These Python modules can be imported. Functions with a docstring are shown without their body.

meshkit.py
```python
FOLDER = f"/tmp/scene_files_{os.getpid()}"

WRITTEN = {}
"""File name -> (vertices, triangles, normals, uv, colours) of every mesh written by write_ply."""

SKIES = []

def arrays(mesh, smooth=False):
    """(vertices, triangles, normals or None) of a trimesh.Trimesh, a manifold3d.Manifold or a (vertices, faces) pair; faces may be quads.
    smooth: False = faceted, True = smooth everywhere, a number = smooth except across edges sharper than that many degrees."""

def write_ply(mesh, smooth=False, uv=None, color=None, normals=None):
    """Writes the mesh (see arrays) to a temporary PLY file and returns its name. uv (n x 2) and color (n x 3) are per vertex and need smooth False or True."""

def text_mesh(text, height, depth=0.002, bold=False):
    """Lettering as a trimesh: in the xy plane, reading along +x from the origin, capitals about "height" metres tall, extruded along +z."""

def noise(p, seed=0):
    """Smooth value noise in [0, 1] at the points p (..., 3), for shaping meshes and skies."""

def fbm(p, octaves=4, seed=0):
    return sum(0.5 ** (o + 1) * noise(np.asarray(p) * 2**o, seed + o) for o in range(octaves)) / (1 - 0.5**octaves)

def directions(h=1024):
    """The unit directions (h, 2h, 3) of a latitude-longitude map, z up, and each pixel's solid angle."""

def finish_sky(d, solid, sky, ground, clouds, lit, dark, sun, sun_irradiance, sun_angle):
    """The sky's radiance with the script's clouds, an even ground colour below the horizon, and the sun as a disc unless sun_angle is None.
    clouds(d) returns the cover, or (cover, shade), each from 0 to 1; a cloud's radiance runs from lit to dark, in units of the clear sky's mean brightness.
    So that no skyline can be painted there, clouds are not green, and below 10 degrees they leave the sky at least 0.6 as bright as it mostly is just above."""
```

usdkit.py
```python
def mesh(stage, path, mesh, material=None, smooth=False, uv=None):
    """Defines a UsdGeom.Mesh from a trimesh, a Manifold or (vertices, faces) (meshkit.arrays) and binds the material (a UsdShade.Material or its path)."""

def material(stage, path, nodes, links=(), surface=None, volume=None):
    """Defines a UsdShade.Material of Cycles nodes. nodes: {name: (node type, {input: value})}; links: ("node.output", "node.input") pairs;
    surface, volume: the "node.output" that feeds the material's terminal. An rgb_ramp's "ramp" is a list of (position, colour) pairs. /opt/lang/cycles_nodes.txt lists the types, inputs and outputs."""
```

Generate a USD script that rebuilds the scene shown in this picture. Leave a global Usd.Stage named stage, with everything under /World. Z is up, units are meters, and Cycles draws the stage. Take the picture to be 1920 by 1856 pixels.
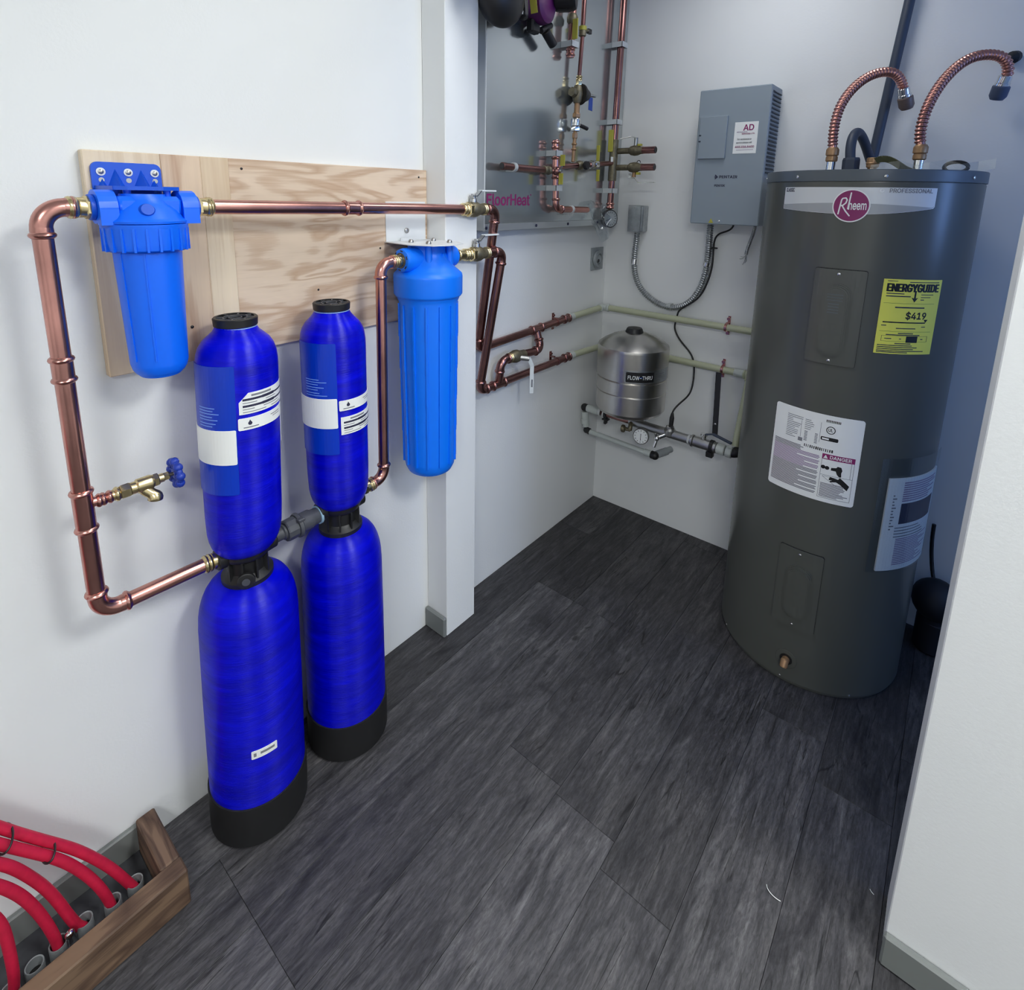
import math, random
import numpy as np
import trimesh, usdkit, meshkit
from pxr import Usd, UsdGeom, UsdLux, Gf, Sdf
from shapely.geometry import Polygon, box as sbox, Point, LineString
from shapely import affinity

stage = Usd.Stage.CreateInMemory()
UsdGeom.SetStageUpAxis(stage, 'Z'); UsdGeom.SetStageMetersPerUnit(stage, 1.0)
UsdGeom.Xform.Define(stage, '/World'); UsdGeom.Scope.Define(stage, '/World/Looks')
V = lambda *a: np.array(a, float)

# ------------------------------------------------------------------ camera
CAM, YAW, PITCH, ROLL, FPX, PPY = V(1.28904, 0, 1.5), -39.0357, 11.3600, -1.1554, 1035.7, 573.1
cam = UsdGeom.Camera.Define(stage, '/World/camera')
def _camera():
    cy, sy = math.cos(math.radians(YAW)), math.sin(math.radians(YAW)); cp, sp = math.cos(math.radians(PITCH)), math.sin(math.radians(PITCH))
    f = V(sy*cp, cy*cp, -sp); r = V(cy, -sy, 0); d = np.cross(f, r)
    a = math.radians(ROLL); r2 = math.cos(a)*r + math.sin(a)*d; d2 = -math.sin(a)*r + math.cos(a)*d
    M = np.eye(4); M[0, :3] = r2; M[1, :3] = -d2; M[2, :3] = -f; M[3, :3] = CAM
    cam.AddTransformOp().Set(Gf.Matrix4d(*M.ravel().tolist()))
    cam.CreateHorizontalApertureAttr(36.0); cam.CreateVerticalApertureAttr(36.0*1856/1920)
    cam.CreateFocalLengthAttr(FPX*36.0/1920)
    cam.CreateHorizontalApertureOffsetAttr(0.0); cam.CreateVerticalApertureOffsetAttr((PPY-928)*36.0/1920)
    cam.CreateClippingRangeAttr(Gf.Vec2f(0.02, 100)); cam.CreateFStopAttr(0.0)
    cam.CreateExposureAttr(0.04)
_camera()

# ------------------------------------------------------------------ light
def rect_light(name, loc, size, power, color, rot=(0, 0, 0)):
    l = UsdLux.RectLight.Define(stage, '/World/' + name)
    l.AddTranslateOp().Set(Gf.Vec3d(*loc)); l.AddRotateXYZOp().Set(Gf.Vec3f(*rot))
    l.CreateWidthAttr(size[0]); l.CreateHeightAttr(size[1]); l.CreateIntensityAttr(power); l.CreateColorAttr(Gf.Vec3f(*color))
    return l
DAY = (0.97, 1.0, 0.995)
rect_light('ceiling_panel_light', (2.20, 0.86, 2.455), (0.60, 0.44), 36, DAY)
rect_light('ceiling_panel_light_001', (0.95, 0.98, 2.455), (0.70, 0.24), 9, DAY)
rect_light('ceiling_panel_light_002', (2.15, -1.15, 2.455), (1.00, 0.55), 21, DAY)
rect_light('alcove_light', (0.70, 1.78, 2.455), (0.40, 0.40), 3.2, (0.97, 1.0, 1.0))  # fill lamp added to brighten the upper alcove
rect_light('window_daylight', (3.70, 1.75, 1.74), (0.90, 0.56), 8.0, (0.28, 0.52, 1.15), (0, 90, 0))  # blue light added behind a made-up window to tint the right side

# ------------------------------------------------------------------ materials
def lin(r, g, b):
    f = lambda c: (c/255/12.92 if c/255 <= .04045 else ((c/255+.055)/1.055)**2.4)
    return (f(r), f(g), f(b))
LOOK = {}
def principled(name, color, rough=.5, metal=0., bump=None, vary=None, **kw):
    """color; bump=(scale, strength, distance[, vec scale]); vary=(scale, amount[, vec scale]) multiplies the colour by noise."""
    n = {'p': ('principled_bsdf', dict(base_color=color, roughness=rough, metallic=metal, **kw))}; l = []
    if bump or vary: n['g'] = ('geometry', {})
    if bump:
        n['bm'] = ('mapping', {'scale': bump[3] if len(bump) > 3 else (1, 1, 1)}); n['bn'] = ('noise_texture', {'scale': bump[0], 'detail': 3.0}); n['b'] = ('bump', {'strength': bump[1], 'distance': bump[2]})
        l += [('g.position', 'bm.vector'), ('bm.vector', 'bn.vector'), ('bn.fac', 'b.height'), ('b.normal', 'p.normal')]
    if vary:
        n['vm'] = ('mapping', {'scale': vary[2] if len(vary) > 2 else (1, 1, 1)}); n['vn'] = ('noise_texture', {'scale': vary[0], 'detail': 4.0})
        a = vary[1]; n['vr'] = ('rgb_ramp', {'ramp': [(.25, tuple(c*(1-a) for c in color)), (.75, tuple(min(1, c*(1+a)) for c in color))]})
        l += [('g.position', 'vm.vector'), ('vm.vector', 'vn.vector'), ('vn.fac', 'vr.fac'), ('vr.color', 'p.base_color')]
    LOOK[name] = usdkit.material(stage, '/World/Looks/' + name, n, l, surface='p.BSDF')
    return LOOK[name]
principled('wall_paint', (.80, .815, .815), .55, bump=(160, .06, .004))
principled('ceiling_paint', (.82, .83, .84), .7)
principled('baseboard_grey', lin(120, 124, 122), .5)
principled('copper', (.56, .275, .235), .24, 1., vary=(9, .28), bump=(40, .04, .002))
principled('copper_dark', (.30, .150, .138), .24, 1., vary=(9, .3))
principled('brass', (.66, .54, .30), .25, 1., vary=(20, .15))
principled('bronze', (.20, .175, .115), .5, .75, vary=(60, .3), bump=(300, .2, .001))
principled('tan_brass', lin(165, 130, 95), .4, .5)
principled('chrome', (.75, .75, .74), .15, 1.)
principled('steel_grey', (.42, .42, .41), .35, 1.)
principled('zinc', (.40, .42, .43), .36, 1., vary=(40, .2))
principled('white_lever', lin(225, 230, 230), .4)
principled('black_plastic', (.012, .012, .013), .45)
principled('black_rubber', (.008, .008, .009), .6, bump=(120, .1, .002))
principled('black_cord', (.01, .01, .011), .45)
principled('filter_blue', (0, .14, .93), .38, bump=(500, .04, .0005))
principled('filter_blue_dark', (.001, .085, .62), .42, bump=(500, .04, .0005))
principled('housing_blue', (0, .185, .95), .42, bump=(500, .06, .0006))
principled('wheel_blue', lin(25, 55, 160), .45)
principled('label_blue', lin(0, 55, 190), .3)
principled('label_white', lin(240, 242, 240), .4)
principled('label_print_blue', lin(120, 160, 235), .5)
principled('print_dark', lin(45, 45, 70), .6)
principled('print_grey', lin(130, 132, 138), .6)
principled('print_lilac', lin(158, 140, 168), .6)
principled('print_black', lin(18, 18, 20), .5)
principled('print_magenta', lin(140, 38, 100), .5)
principled('bracket_white', lin(226, 229, 230), .4)
principled('pvc_grey', lin(72, 74, 80), .45)
principled('seal_pale_blue', lin(150, 185, 205), .5)
principled('panel_metal', (.54, .57, .575), .16, .88, bump=(700, .03, .0004), vary=(3, .08))
principled('panel_edge', (.62, .64, .64), .4, .8)
principled('purple_paint', lin(88, 22, 88), .45)
principled('cast_dark', (.035, .034, .034), .42, .4)
principled('yellow_plastic', lin(178, 172, 66), .5)
principled('blue_tag', lin(25, 60, 140), .5)
principled('clip_white', lin(190, 194, 194), .5)
principled('outlet_grey', lin(150, 156, 158), .5)
principled('cabinet_grey', lin(140, 152, 162), .45, bump=(600, .05, .0005))
principled('cabinet_dark', lin(46, 58, 72), .55)
principled('stainless', (.56, .54, .51), .27, 1., bump=(1.0, .12, .0006, (40, 40, 900)), vary=(6, .12))
principled('pex_pale', lin(180, 184, 156), .35, transmission_weight=0.0)
principled('pex_white', lin(188, 194, 190), .4)
principled('hose_red', lin(196, 24, 62), .55, vary=(60, .12), bump=(300, .1, .001))
principled('sleeve_grey', lin(135, 140, 142), .5)
principled('pit_concrete', lin(62, 64, 68), .9, vary=(30, .3))
principled('heater_grey', lin(82, 84, 79), .26, bump=(500, .05, .0005))
principled('heater_cap', lin(86, 94, 100), .35)
principled('silver_label', lin(215, 218, 219), .35, .1)
principled('silver_shade', lin(168, 171, 173), .35, .1)
principled('yellow_label', (.88, .84, .12), .5)
principled('olive_strap', lin(78, 80, 52), .5)
principled('conduit_blue_grey', lin(52, 62, 80), .5)
principled('dark_cap', lin(20, 24, 34), .6)
principled('cup_grey', lin(70, 82, 108), .5)
principled('cup_tan', lin(118, 102, 96), .45, .3)

def glassy(name, tint, rough, fac):
    n = {'t': ('transparent_bsdf', {'color': tint}), 'g': ('glossy_bsdf', {'color': (.9, .9, .9), 'roughness': rough}), 'm': ('mix_closure', {'fac': fac})}
    LOOK[name] = usdkit.material(stage, '/World/Looks/' + name, n, [('t.BSDF', 'm.closure1'), ('g.BSDF', 'm.closure2')], surface='m.closure')
glassy('clear_film', (.93, .95, .96), .18, .09)
glassy('gauge_glass', (.95, .96, .97), .03, .08)
glassy('added_window_glass', (.97, .98, 1.0), .02, .06)
def emit(name, color, strength):
    LOOK[name] = usdkit.material(stage, '/World/Looks/' + name, {'e': ('emission', {'color': color, 'strength': strength})}, [], surface='e.emission')
emit('lamp_diffuser', (1, 1, 1), 4)

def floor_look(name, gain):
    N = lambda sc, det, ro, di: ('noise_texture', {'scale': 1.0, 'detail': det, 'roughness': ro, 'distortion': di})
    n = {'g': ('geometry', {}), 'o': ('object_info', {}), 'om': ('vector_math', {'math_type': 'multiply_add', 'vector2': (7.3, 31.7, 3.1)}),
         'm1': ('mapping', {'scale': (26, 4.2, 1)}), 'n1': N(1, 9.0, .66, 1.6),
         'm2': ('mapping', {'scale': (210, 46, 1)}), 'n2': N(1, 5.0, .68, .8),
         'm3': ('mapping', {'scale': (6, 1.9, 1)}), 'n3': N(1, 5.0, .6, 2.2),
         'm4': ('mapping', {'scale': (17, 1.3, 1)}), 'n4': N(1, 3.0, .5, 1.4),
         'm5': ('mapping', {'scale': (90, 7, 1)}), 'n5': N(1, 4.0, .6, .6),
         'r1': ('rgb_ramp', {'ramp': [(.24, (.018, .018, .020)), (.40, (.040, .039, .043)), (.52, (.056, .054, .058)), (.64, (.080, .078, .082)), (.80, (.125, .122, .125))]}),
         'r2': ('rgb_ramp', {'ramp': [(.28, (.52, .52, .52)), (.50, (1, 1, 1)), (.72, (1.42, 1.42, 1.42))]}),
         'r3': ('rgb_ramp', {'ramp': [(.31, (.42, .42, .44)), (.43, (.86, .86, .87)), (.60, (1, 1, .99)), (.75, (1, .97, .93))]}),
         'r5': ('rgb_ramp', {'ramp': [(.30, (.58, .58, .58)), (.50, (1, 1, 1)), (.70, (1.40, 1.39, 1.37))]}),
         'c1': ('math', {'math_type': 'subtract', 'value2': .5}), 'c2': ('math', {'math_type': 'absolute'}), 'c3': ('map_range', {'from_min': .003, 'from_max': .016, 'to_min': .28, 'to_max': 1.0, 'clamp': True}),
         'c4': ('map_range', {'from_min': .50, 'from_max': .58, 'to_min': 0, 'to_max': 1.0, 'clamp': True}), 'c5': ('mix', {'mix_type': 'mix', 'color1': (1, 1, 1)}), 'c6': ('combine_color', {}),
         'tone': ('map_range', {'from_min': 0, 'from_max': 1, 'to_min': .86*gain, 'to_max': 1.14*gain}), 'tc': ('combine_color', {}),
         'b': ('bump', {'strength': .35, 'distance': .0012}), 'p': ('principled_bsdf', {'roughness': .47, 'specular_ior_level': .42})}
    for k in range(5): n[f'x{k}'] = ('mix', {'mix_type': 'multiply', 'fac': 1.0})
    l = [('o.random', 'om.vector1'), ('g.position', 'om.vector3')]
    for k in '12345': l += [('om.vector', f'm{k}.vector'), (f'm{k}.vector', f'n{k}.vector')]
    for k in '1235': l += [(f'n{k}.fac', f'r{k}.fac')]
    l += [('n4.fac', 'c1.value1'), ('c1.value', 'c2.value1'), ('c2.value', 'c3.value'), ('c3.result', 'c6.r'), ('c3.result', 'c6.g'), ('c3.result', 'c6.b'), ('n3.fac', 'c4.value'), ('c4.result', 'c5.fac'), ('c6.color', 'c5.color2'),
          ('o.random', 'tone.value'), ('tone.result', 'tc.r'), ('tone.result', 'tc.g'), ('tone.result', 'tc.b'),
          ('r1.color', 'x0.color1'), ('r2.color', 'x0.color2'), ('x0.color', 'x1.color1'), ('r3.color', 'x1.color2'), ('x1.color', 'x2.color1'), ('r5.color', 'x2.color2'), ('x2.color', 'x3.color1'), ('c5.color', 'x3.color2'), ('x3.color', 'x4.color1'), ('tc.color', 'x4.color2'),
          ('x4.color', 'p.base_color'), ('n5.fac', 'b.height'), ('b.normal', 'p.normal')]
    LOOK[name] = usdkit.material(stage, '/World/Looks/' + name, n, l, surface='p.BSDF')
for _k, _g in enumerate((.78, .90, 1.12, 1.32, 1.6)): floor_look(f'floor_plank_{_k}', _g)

def wood(name, grain, rings, c0, c1, rough=.55, seed=0., dist=1.0, fine=(1, 1, 1), contrast=1.):
    n = {'g': ('geometry', {}), 'm': ('mapping', {'scale': grain, 'location': (seed, seed*1.7, seed*.6)}), 'n': ('noise_texture', {'scale': 1.0, 'detail': 2.0, 'roughness': .45, 'distortion': dist}),
         'k': ('math', {'math_type': 'multiply', 'value2': rings}), 'f': ('math', {'math_type': 'pingpong', 'value2': 1.0}),
         'm2': ('mapping', {'scale': fine}), 'n2': ('noise_texture', {'scale': 1.0, 'detail': 5.0, 'roughness': .6}),
         'a': ('math', {'math_type': 'multiply_add', 'value2': .55}), 'c': ('math', {'math_type': 'multiply', 'value2': .55}),
         'r': ('rgb_ramp', {'ramp': [(.25, c1), (.50, tuple((x+y)/2 for x, y in zip(c0, c1))), (.62, c0), (.95, tuple(min(1, x*1.06) for x in c0))]}),
         'p': ('principled_bsdf', {'roughness': rough}), 'b': ('bump', {'strength': .15, 'distance': .001})}
    l = [('g.position', 'm.vector'), ('m.vector', 'n.vector'), ('n.fac', 'k.value1'), ('k.value', 'f.value1'), ('g.position', 'm2.vector'), ('m2.vector', 'n2.vector'),
         ('f.value', 'a.value1'), ('n2.fac', 'c.value1'), ('c.value', 'a.value3'), ('a.value', 'r.fac'), ('r.color', 'p.base_color'), ('n2.fac', 'b.height'), ('b.normal', 'p.normal')]
    LOOK[name] = usdkit.material(stage, '/World/Looks/' + name, n, l, surface='p.BSDF')
wood('pine_pale', (4, 14, 1.2), 3., lin(226, 208, 182), lin(208, 184, 154), fine=(60, 160, 5), seed=1.3)
wood('pine_warm', (4, 22, 1.6), 4., lin(218, 194, 168), lin(190, 158, 132), fine=(60, 160, 5), seed=4.1)
wood('plywood_face', (4, 2.6, 12), 11., lin(218, 197, 174), lin(192, 162, 135), fine=(60, 9, 190), seed=2.2, dist=1.1)
wood('crate_wood', (22, 3.0, 22), 5., lin(118, 94, 74), lin(74, 54, 42), fine=(180, 14, 180), seed=.7, rough=.7)
wood('crate_end_wood', (4.0, 22, 22), 5., lin(116, 92, 74), lin(70, 50, 40), fine=(14, 180, 180), seed=.2, rough=.7)

def tank_look():
    n = {'g': ('geometry', {}), 'm': ('mapping', {'scale': (16, 16, 420)}), 'w': ('noise_texture', {'scale': 1.0, 'detail': 2.0}), 'b': ('bump', {'strength': .45, 'distance': .0012}), 'tz': ('combine_xyz', {'z': 1.0}),
         'm2': ('mapping', {'scale': (8, 8, 46), 'rotation': (.25, .2, 0)}), 'v': ('noise_texture', {'scale': 1.0, 'detail': 4.0}), 'r': ('rgb_ramp', {'ramp': [(.3, (0, .0005, .40)), (.55, (0, .001, .56)), (.75, (0, .002, .74))]}),
         'm3': ('mapping', {'scale': (30, 30, 120), 'rotation': (.5, -.4, .3)}), 'q': ('noise_texture', {'scale': 1.0, 'detail': 3.0}), 'rr': ('map_range', {'from_min': .3, 'from_max': .7, 'to_min': .32, 'to_max': .44}),
         'p': ('principled_bsdf', {'specular_ior_level': .28, 'anisotropic': .95})}
    l = [('g.position', 'm.vector'), ('m.vector', 'w.vector'), ('w.fac', 'b.height'), ('b.normal', 'p.normal'), ('g.position', 'm2.vector'), ('m2.vector', 'v.vector'), ('v.fac', 'r.fac'), ('r.color', 'p.base_color'),
         ('g.position', 'm3.vector'), ('m3.vector', 'q.vector'), ('q.fac', 'rr.value'), ('rr.result', 'p.roughness'), ('tz.vector', 'p.tangent')]
    LOOK['tank_blue'] = usdkit.material(stage, '/World/Looks/tank_blue', n, l, surface='p.BSDF')
tank_look()

# ------------------------------------------------------------------ scene-building helpers
USED = {}
def numbered(parent, name):
    k = USED.get((parent, name), 0); USED[(parent, name)] = k + 1
    return name if k == 0 else f'{name}_{k:03d}'
class Node:
    def __init__(s, path, loc): s.path, s.loc = path, np.array(loc, float)
    def tag(s, **kw):
        p = stage.GetPrimAtPath(s.path)
        for k, v in kw.items():
            if v: p.SetCustomDataByKey(k, v)
        return s
    def part(s, name, mesh, mat, smooth=35, label=None, kind=None):
        """A part given in world coordinates (moved into the thing's own frame)."""
        path = s.path + '/' + numbered(s.path, name)
        v, f, n = meshkit.arrays(mesh, smooth)
        m = usdkit.mesh(stage, path, (v - s.loc, f), LOOK[mat])
        if n is not None: m.CreateNormalsAttr(n.astype(np.float32)); m.SetNormalsInterpolation('vertex')
        nd = Node(path, s.loc)
        return nd.tag(label=label, kind=kind)
def thing(name, label, cat, loc, group=None):
    path = '/World/' + numbered('/World', name)
    x = UsdGeom.Xform.Define(stage, path); x.AddTranslateOp().Set(Gf.Vec3d(*map(float, loc)))
    return Node(path, loc).tag(label=label, category=cat, group=group)
def struct(name, mesh, mat, label=None, cat=None, smooth=False):
    path = '/World/' + numbered('/World', name)
    usdkit.mesh(stage, path, mesh, LOOK[mat], smooth=smooth)
    return Node(path, (0, 0, 0)).tag(kind='structure', label=label, category=cat)
def struct_group(name, loc=(0, 0, 0), label=None, cat=None):
    path = '/World/' + numbered('/World', name)
    UsdGeom.Xform.Define(stage, path)
    return Node(path, (0, 0, 0)).tag(kind='structure', label=label, category=cat)

def cat(*m):
    ms = []
    for x in m: ms += list(x) if isinstance(x, (list, tuple)) else [x]
    return trimesh.util.concatenate(ms)
def unit(a): a = np.array(a, float); return a/np.linalg.norm(a)
def bx(x0, x1, y0, y1, z0, z1, c=0.0):
    """A box, its edges chamfered by c."""
    if c <= 0:
        b = trimesh.creation.box((x1-x0, y1-y0, z1-z0)); b.apply_translation(((x0+x1)/2, (y0+y1)/2, (z0+z1)/2)); return b
    P = []
    for sx in (0, 1):
        for sy in (0, 1):
            for sz in (0, 1):
                X, Y, Z = (x0, x1)[sx], (y0, y1)[sy], (z0, z1)[sz]; ix, iy, iz = c*(1-2*sx), c*(1-2*sy), c*(1-2*sz)
                P += [(X, Y+iy, Z+iz), (X+ix, Y, Z+iz), (X+ix, Y+iy, Z)]
    return trimesh.convex.convex_hull(np.array(P))
def frame(d):
    d = unit(d); a = np.cross(d, V(0, 0, 1) if abs(d[2]) < .9 else V(1, 0, 0)); a = unit(a); return a, np.cross(d, a), d
def bar(p0, p1, w, t, up=(0, 0, 1), c=0.0):
    """A flat bar from p0 to p1: w wide across, t thick along up."""
    p0, p1 = V(*p0), V(*p1); d = unit(p1-p0); s = unit(np.cross(d, up)); u = np.cross(s, d); L = np.linalg.norm(p1-p0)
    b = bx(0, L, -w/2, w/2, -t/2, t/2, c); M = np.eye(4); M[:3, 0], M[:3, 1], M[:3, 2], M[:3, 3] = d, s, u, p0
    b.apply_transform(M); return b
def lathe(prof, o=(0, 0, 0), d=(0, 0, 1), seg=40, sides=None):
    """Revolves (radius, height) pairs about the axis d through o; the ends close on the axis."""
    pr = [tuple(p) for p in prof]
    if pr[0][0] > 1e-6: pr = [(0, pr[0][1])] + pr
    if pr[-1][0] > 1e-6: pr = pr + [(0, pr[-1][1])]
    n = sides or seg; a, b, d = frame(d); o = V(*o); ang = np.arange(n)*2*np.pi/n + (np.pi/n if sides else 0)
    ring = np.cos(ang)[:, None]*a + np.sin(ang)[:, None]*b
    v = [o + d*pr[0][1]]; idx = []
    for r, h in pr[1:-1]: idx.append(len(v)); v += list(o + d*h + r*ring)
    v.append(o + d*pr[-1][1]); last = len(v)-1; f = []
    for i in range(n):
        j = (i+1) % n
        f.append((0, idx[0]+j, idx[0]+i)); f.append((last, idx[-1]+i, idx[-1]+j))
        for p, q in zip(idx[:-1], idx[1:]): f += [(p+i, p+j, q+j), (p+i, q+j, q+i)]
    return trimesh.Trimesh(np.array(v), np.array(f), process=False)
def cyl(p0, p1, r, seg=24, c=None, r1=None):
    p0, p1 = V(*p0), V(*p1); L = np.linalg.norm(p1-p0); c = min(r, L)*.12 if c is None else c; r1 = r if r1 is None else r1
    return lathe([(r-c, 0), (r, c), (r1, L-c), (r1-c, L)], p0, p1-p0, seg)
def hexnut(p0, p1, r):
    p0, p1 = V(*p0), V(*p1); L = np.linalg.norm(p1-p0); return lathe([(r*.9, 0), (r, L*.15), (r, L*.85), (r*.9, L)], p0, p1-p0, sides=6)
def ball(o, r, s=(1, 1, 1), sub=2):
    m = trimesh.creation.icosphere(subdivisions=sub, radius=r); m.apply_scale(s); m.apply_translation(o); return m
def sweep(pts, r, seg=16, caps=True):
    """A tube along points; r a number or one radius per point."""
    p = np.array(pts, float); n = len(p); r = np.broadcast_to(r, (n,))
    t = np.gradient(p, axis=0); t /= np.linalg.norm(t, axis=1, keepdims=True) + 1e-12
    a = np.cross(t[0], V(0, 0, 1) if abs(t[0][2]) < .9 else V(1, 0, 0)); A = []
    for k in range(n):
        a = a - t[k]*(a @ t[k]); a = a/np.linalg.norm(a); A.append(a)
    A = np.array(A); B = np.cross(t, A); ang = np.arange(seg)*2*np.pi/seg
    v = (p[:, None] + r[:, None, None]*(np.cos(ang)[None, :, None]*A[:, None] + np.sin(ang)[None, :, None]*B[:, None])).reshape(-1, 3)
    f = []
    for k in range(n-1):
        for i in range(seg):
            j = (i+1) % seg; q = k*seg; w = q+seg; f += [(q+i, q+j, w+j), (q+i, w+j, w+i)]
    if caps:
        v = np.vstack([v, p[0], p[-1]]); c0, c1 = len(v)-2, len(v)-1
        for i in range(seg):
            j = (i+1) % seg; f += [(c0, j, i), (c1, (n-1)*seg+i, (n-1)*seg+j)]
    return trimesh.Trimesh(v, np.array(f), process=False)
def spline(pts, n=40):
    from scipy.interpolate import CubicSpline
    p = np.array(pts, float); s = np.r_[0, np.cumsum(np.linalg.norm(np.diff(p, axis=0), axis=1)**.5)]
    c = CubicSpline(s, p); q = c(np.linspace(0, s[-1], 400)); L = np.r_[0, np.cumsum(np.linalg.norm(np.diff(q, axis=0), axis=1))]
    u = np.linspace(0, L[-1], n); return np.stack([np.interp(u, L, q[:, k]) for k in range(3)], 1)
def arc(p, a, b, r, n=9):
    """The bend at corner p from the side of a to the side of b, tangent r from the corner."""
    p, a, b = V(*p), V(*a), V(*b); e0 = p + unit(a-p)*r; e1 = p + unit(b-p)*r; t = np.linspace(0, 1, n)[:, None]
    u, w = e0-p, e1-p; ang = t*np.pi/2
    return p + u + w - u*np.sin(ang) - w*np.cos(ang) if abs(u @ w) < .5*r*r else (1-t)**2*e0 + 2*t*(1-t)*p + t*t*e1
def bead(o, d, r, w=.004, h=.0032):
    """The rolled bead of a press fitting."""
    return lathe([(r, -w*1.2), (r+h*.7, -w*.7), (r+h, 0), (r+h*.7, w*.7), (r, w*1.2)], o, d, 28)
def sleeve(p0, p1, r, beads=True):
    """A press sleeve round a pipe of radius r: a tube a little wider, a bead near each end."""
    p0, p1 = V(*p0), V(*p1); d = unit(p1-p0); L = np.linalg.norm(p1-p0); m = [lathe([(r*1.0, 0), (r*1.10, .001), (r*1.10, L-.001), (r, L)], p0, d, 28)]
    if beads: m += [bead(p0+d*.005, d, r*1.10), bead(p1-d*.005, d, r*1.10)]
    return cat(m)
def elbow(p, a, b, r, bend=.030, leg=.016):
    """A press elbow: bend, and a beaded socket on each side."""
    p, a, b = V(*p), V(*a), V(*b); m = [sweep(arc(p, a, b, bend, 12), r*1.07, 28)]
    for q in (a, b):
        d = unit(q-p); m += [lathe([(r*1.07, -.002), (r*1.10, .002), (r*1.10, leg), (r, leg+.001)], p+d*bend, d, 28), bead(p+d*(bend+leg-.005), d, r*1.10)]
    return cat(m)
def ext(poly, h, o, right, up):
    """Extrudes a shapely polygon drawn in (right, up) by h along right x up, from o."""
    gs = getattr(poly, 'geoms', [poly]); ms = [trimesh.creation.extrude_polygon(g, h, engine='earcut') for g in gs if g.area > 1e-12]
    m = cat(ms); R, U = unit(right), unit(up); M = np.eye(4); M[:3, 0], M[:3, 1], M[:3, 2], M[:3, 3] = R, U, np.cross(R, U), V(*o); m.apply_transform(M); return m
def rrect(x0, x1, y0, y1, r): return sbox(x0+r, y0+r, x1-r, y1-r).buffer(r, 5)
_TXT = {}
def raw_text(s, bold=False):
    if (s, bold) not in _TXT: _TXT[(s, bold)] = meshkit.text_mesh(s, 1.0, .03, bold)
    return _TXT[(s, bold)].copy()
def text2d(s, h, bold=False, width=None, align=0.0, depth=.0006):
    m = raw_text(s, bold); b = m.bounds; sx = h if width is None else width/(b[1][0]-b[0][0])
    m.vertices[:, 0] = (m.vertices[:, 0]-b[0][0])*sx; m.vertices[:, 1] *= h; m.vertices[:, 2] *= depth/.03
    m.vertices[:, 0] -= align*(b[1][0]-b[0][0])*sx; return m
def text(s, h, o, right, up, **k):
    m = text2d(s, h, **k); R, U = unit(right), unit(up); M = np.eye(4); M[:3, 0], M[:3, 1], M[:3, 2], M[:3, 3] = R, U, np.cross(R, U), V(*o); m.apply_transform(M); return m
def bend(m, c, r):
    """Wraps a mesh given as (arc length from theta 0, height, depth) round the vertical cylinder c, r."""
    v = m.vertices; th = v[:, 0]/r; R = r + v[:, 2]; m.vertices = np.stack([c[0]+R*np.cos(th), c[1]+R*np.sin(th), v[:, 1]], 1); return m
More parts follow.
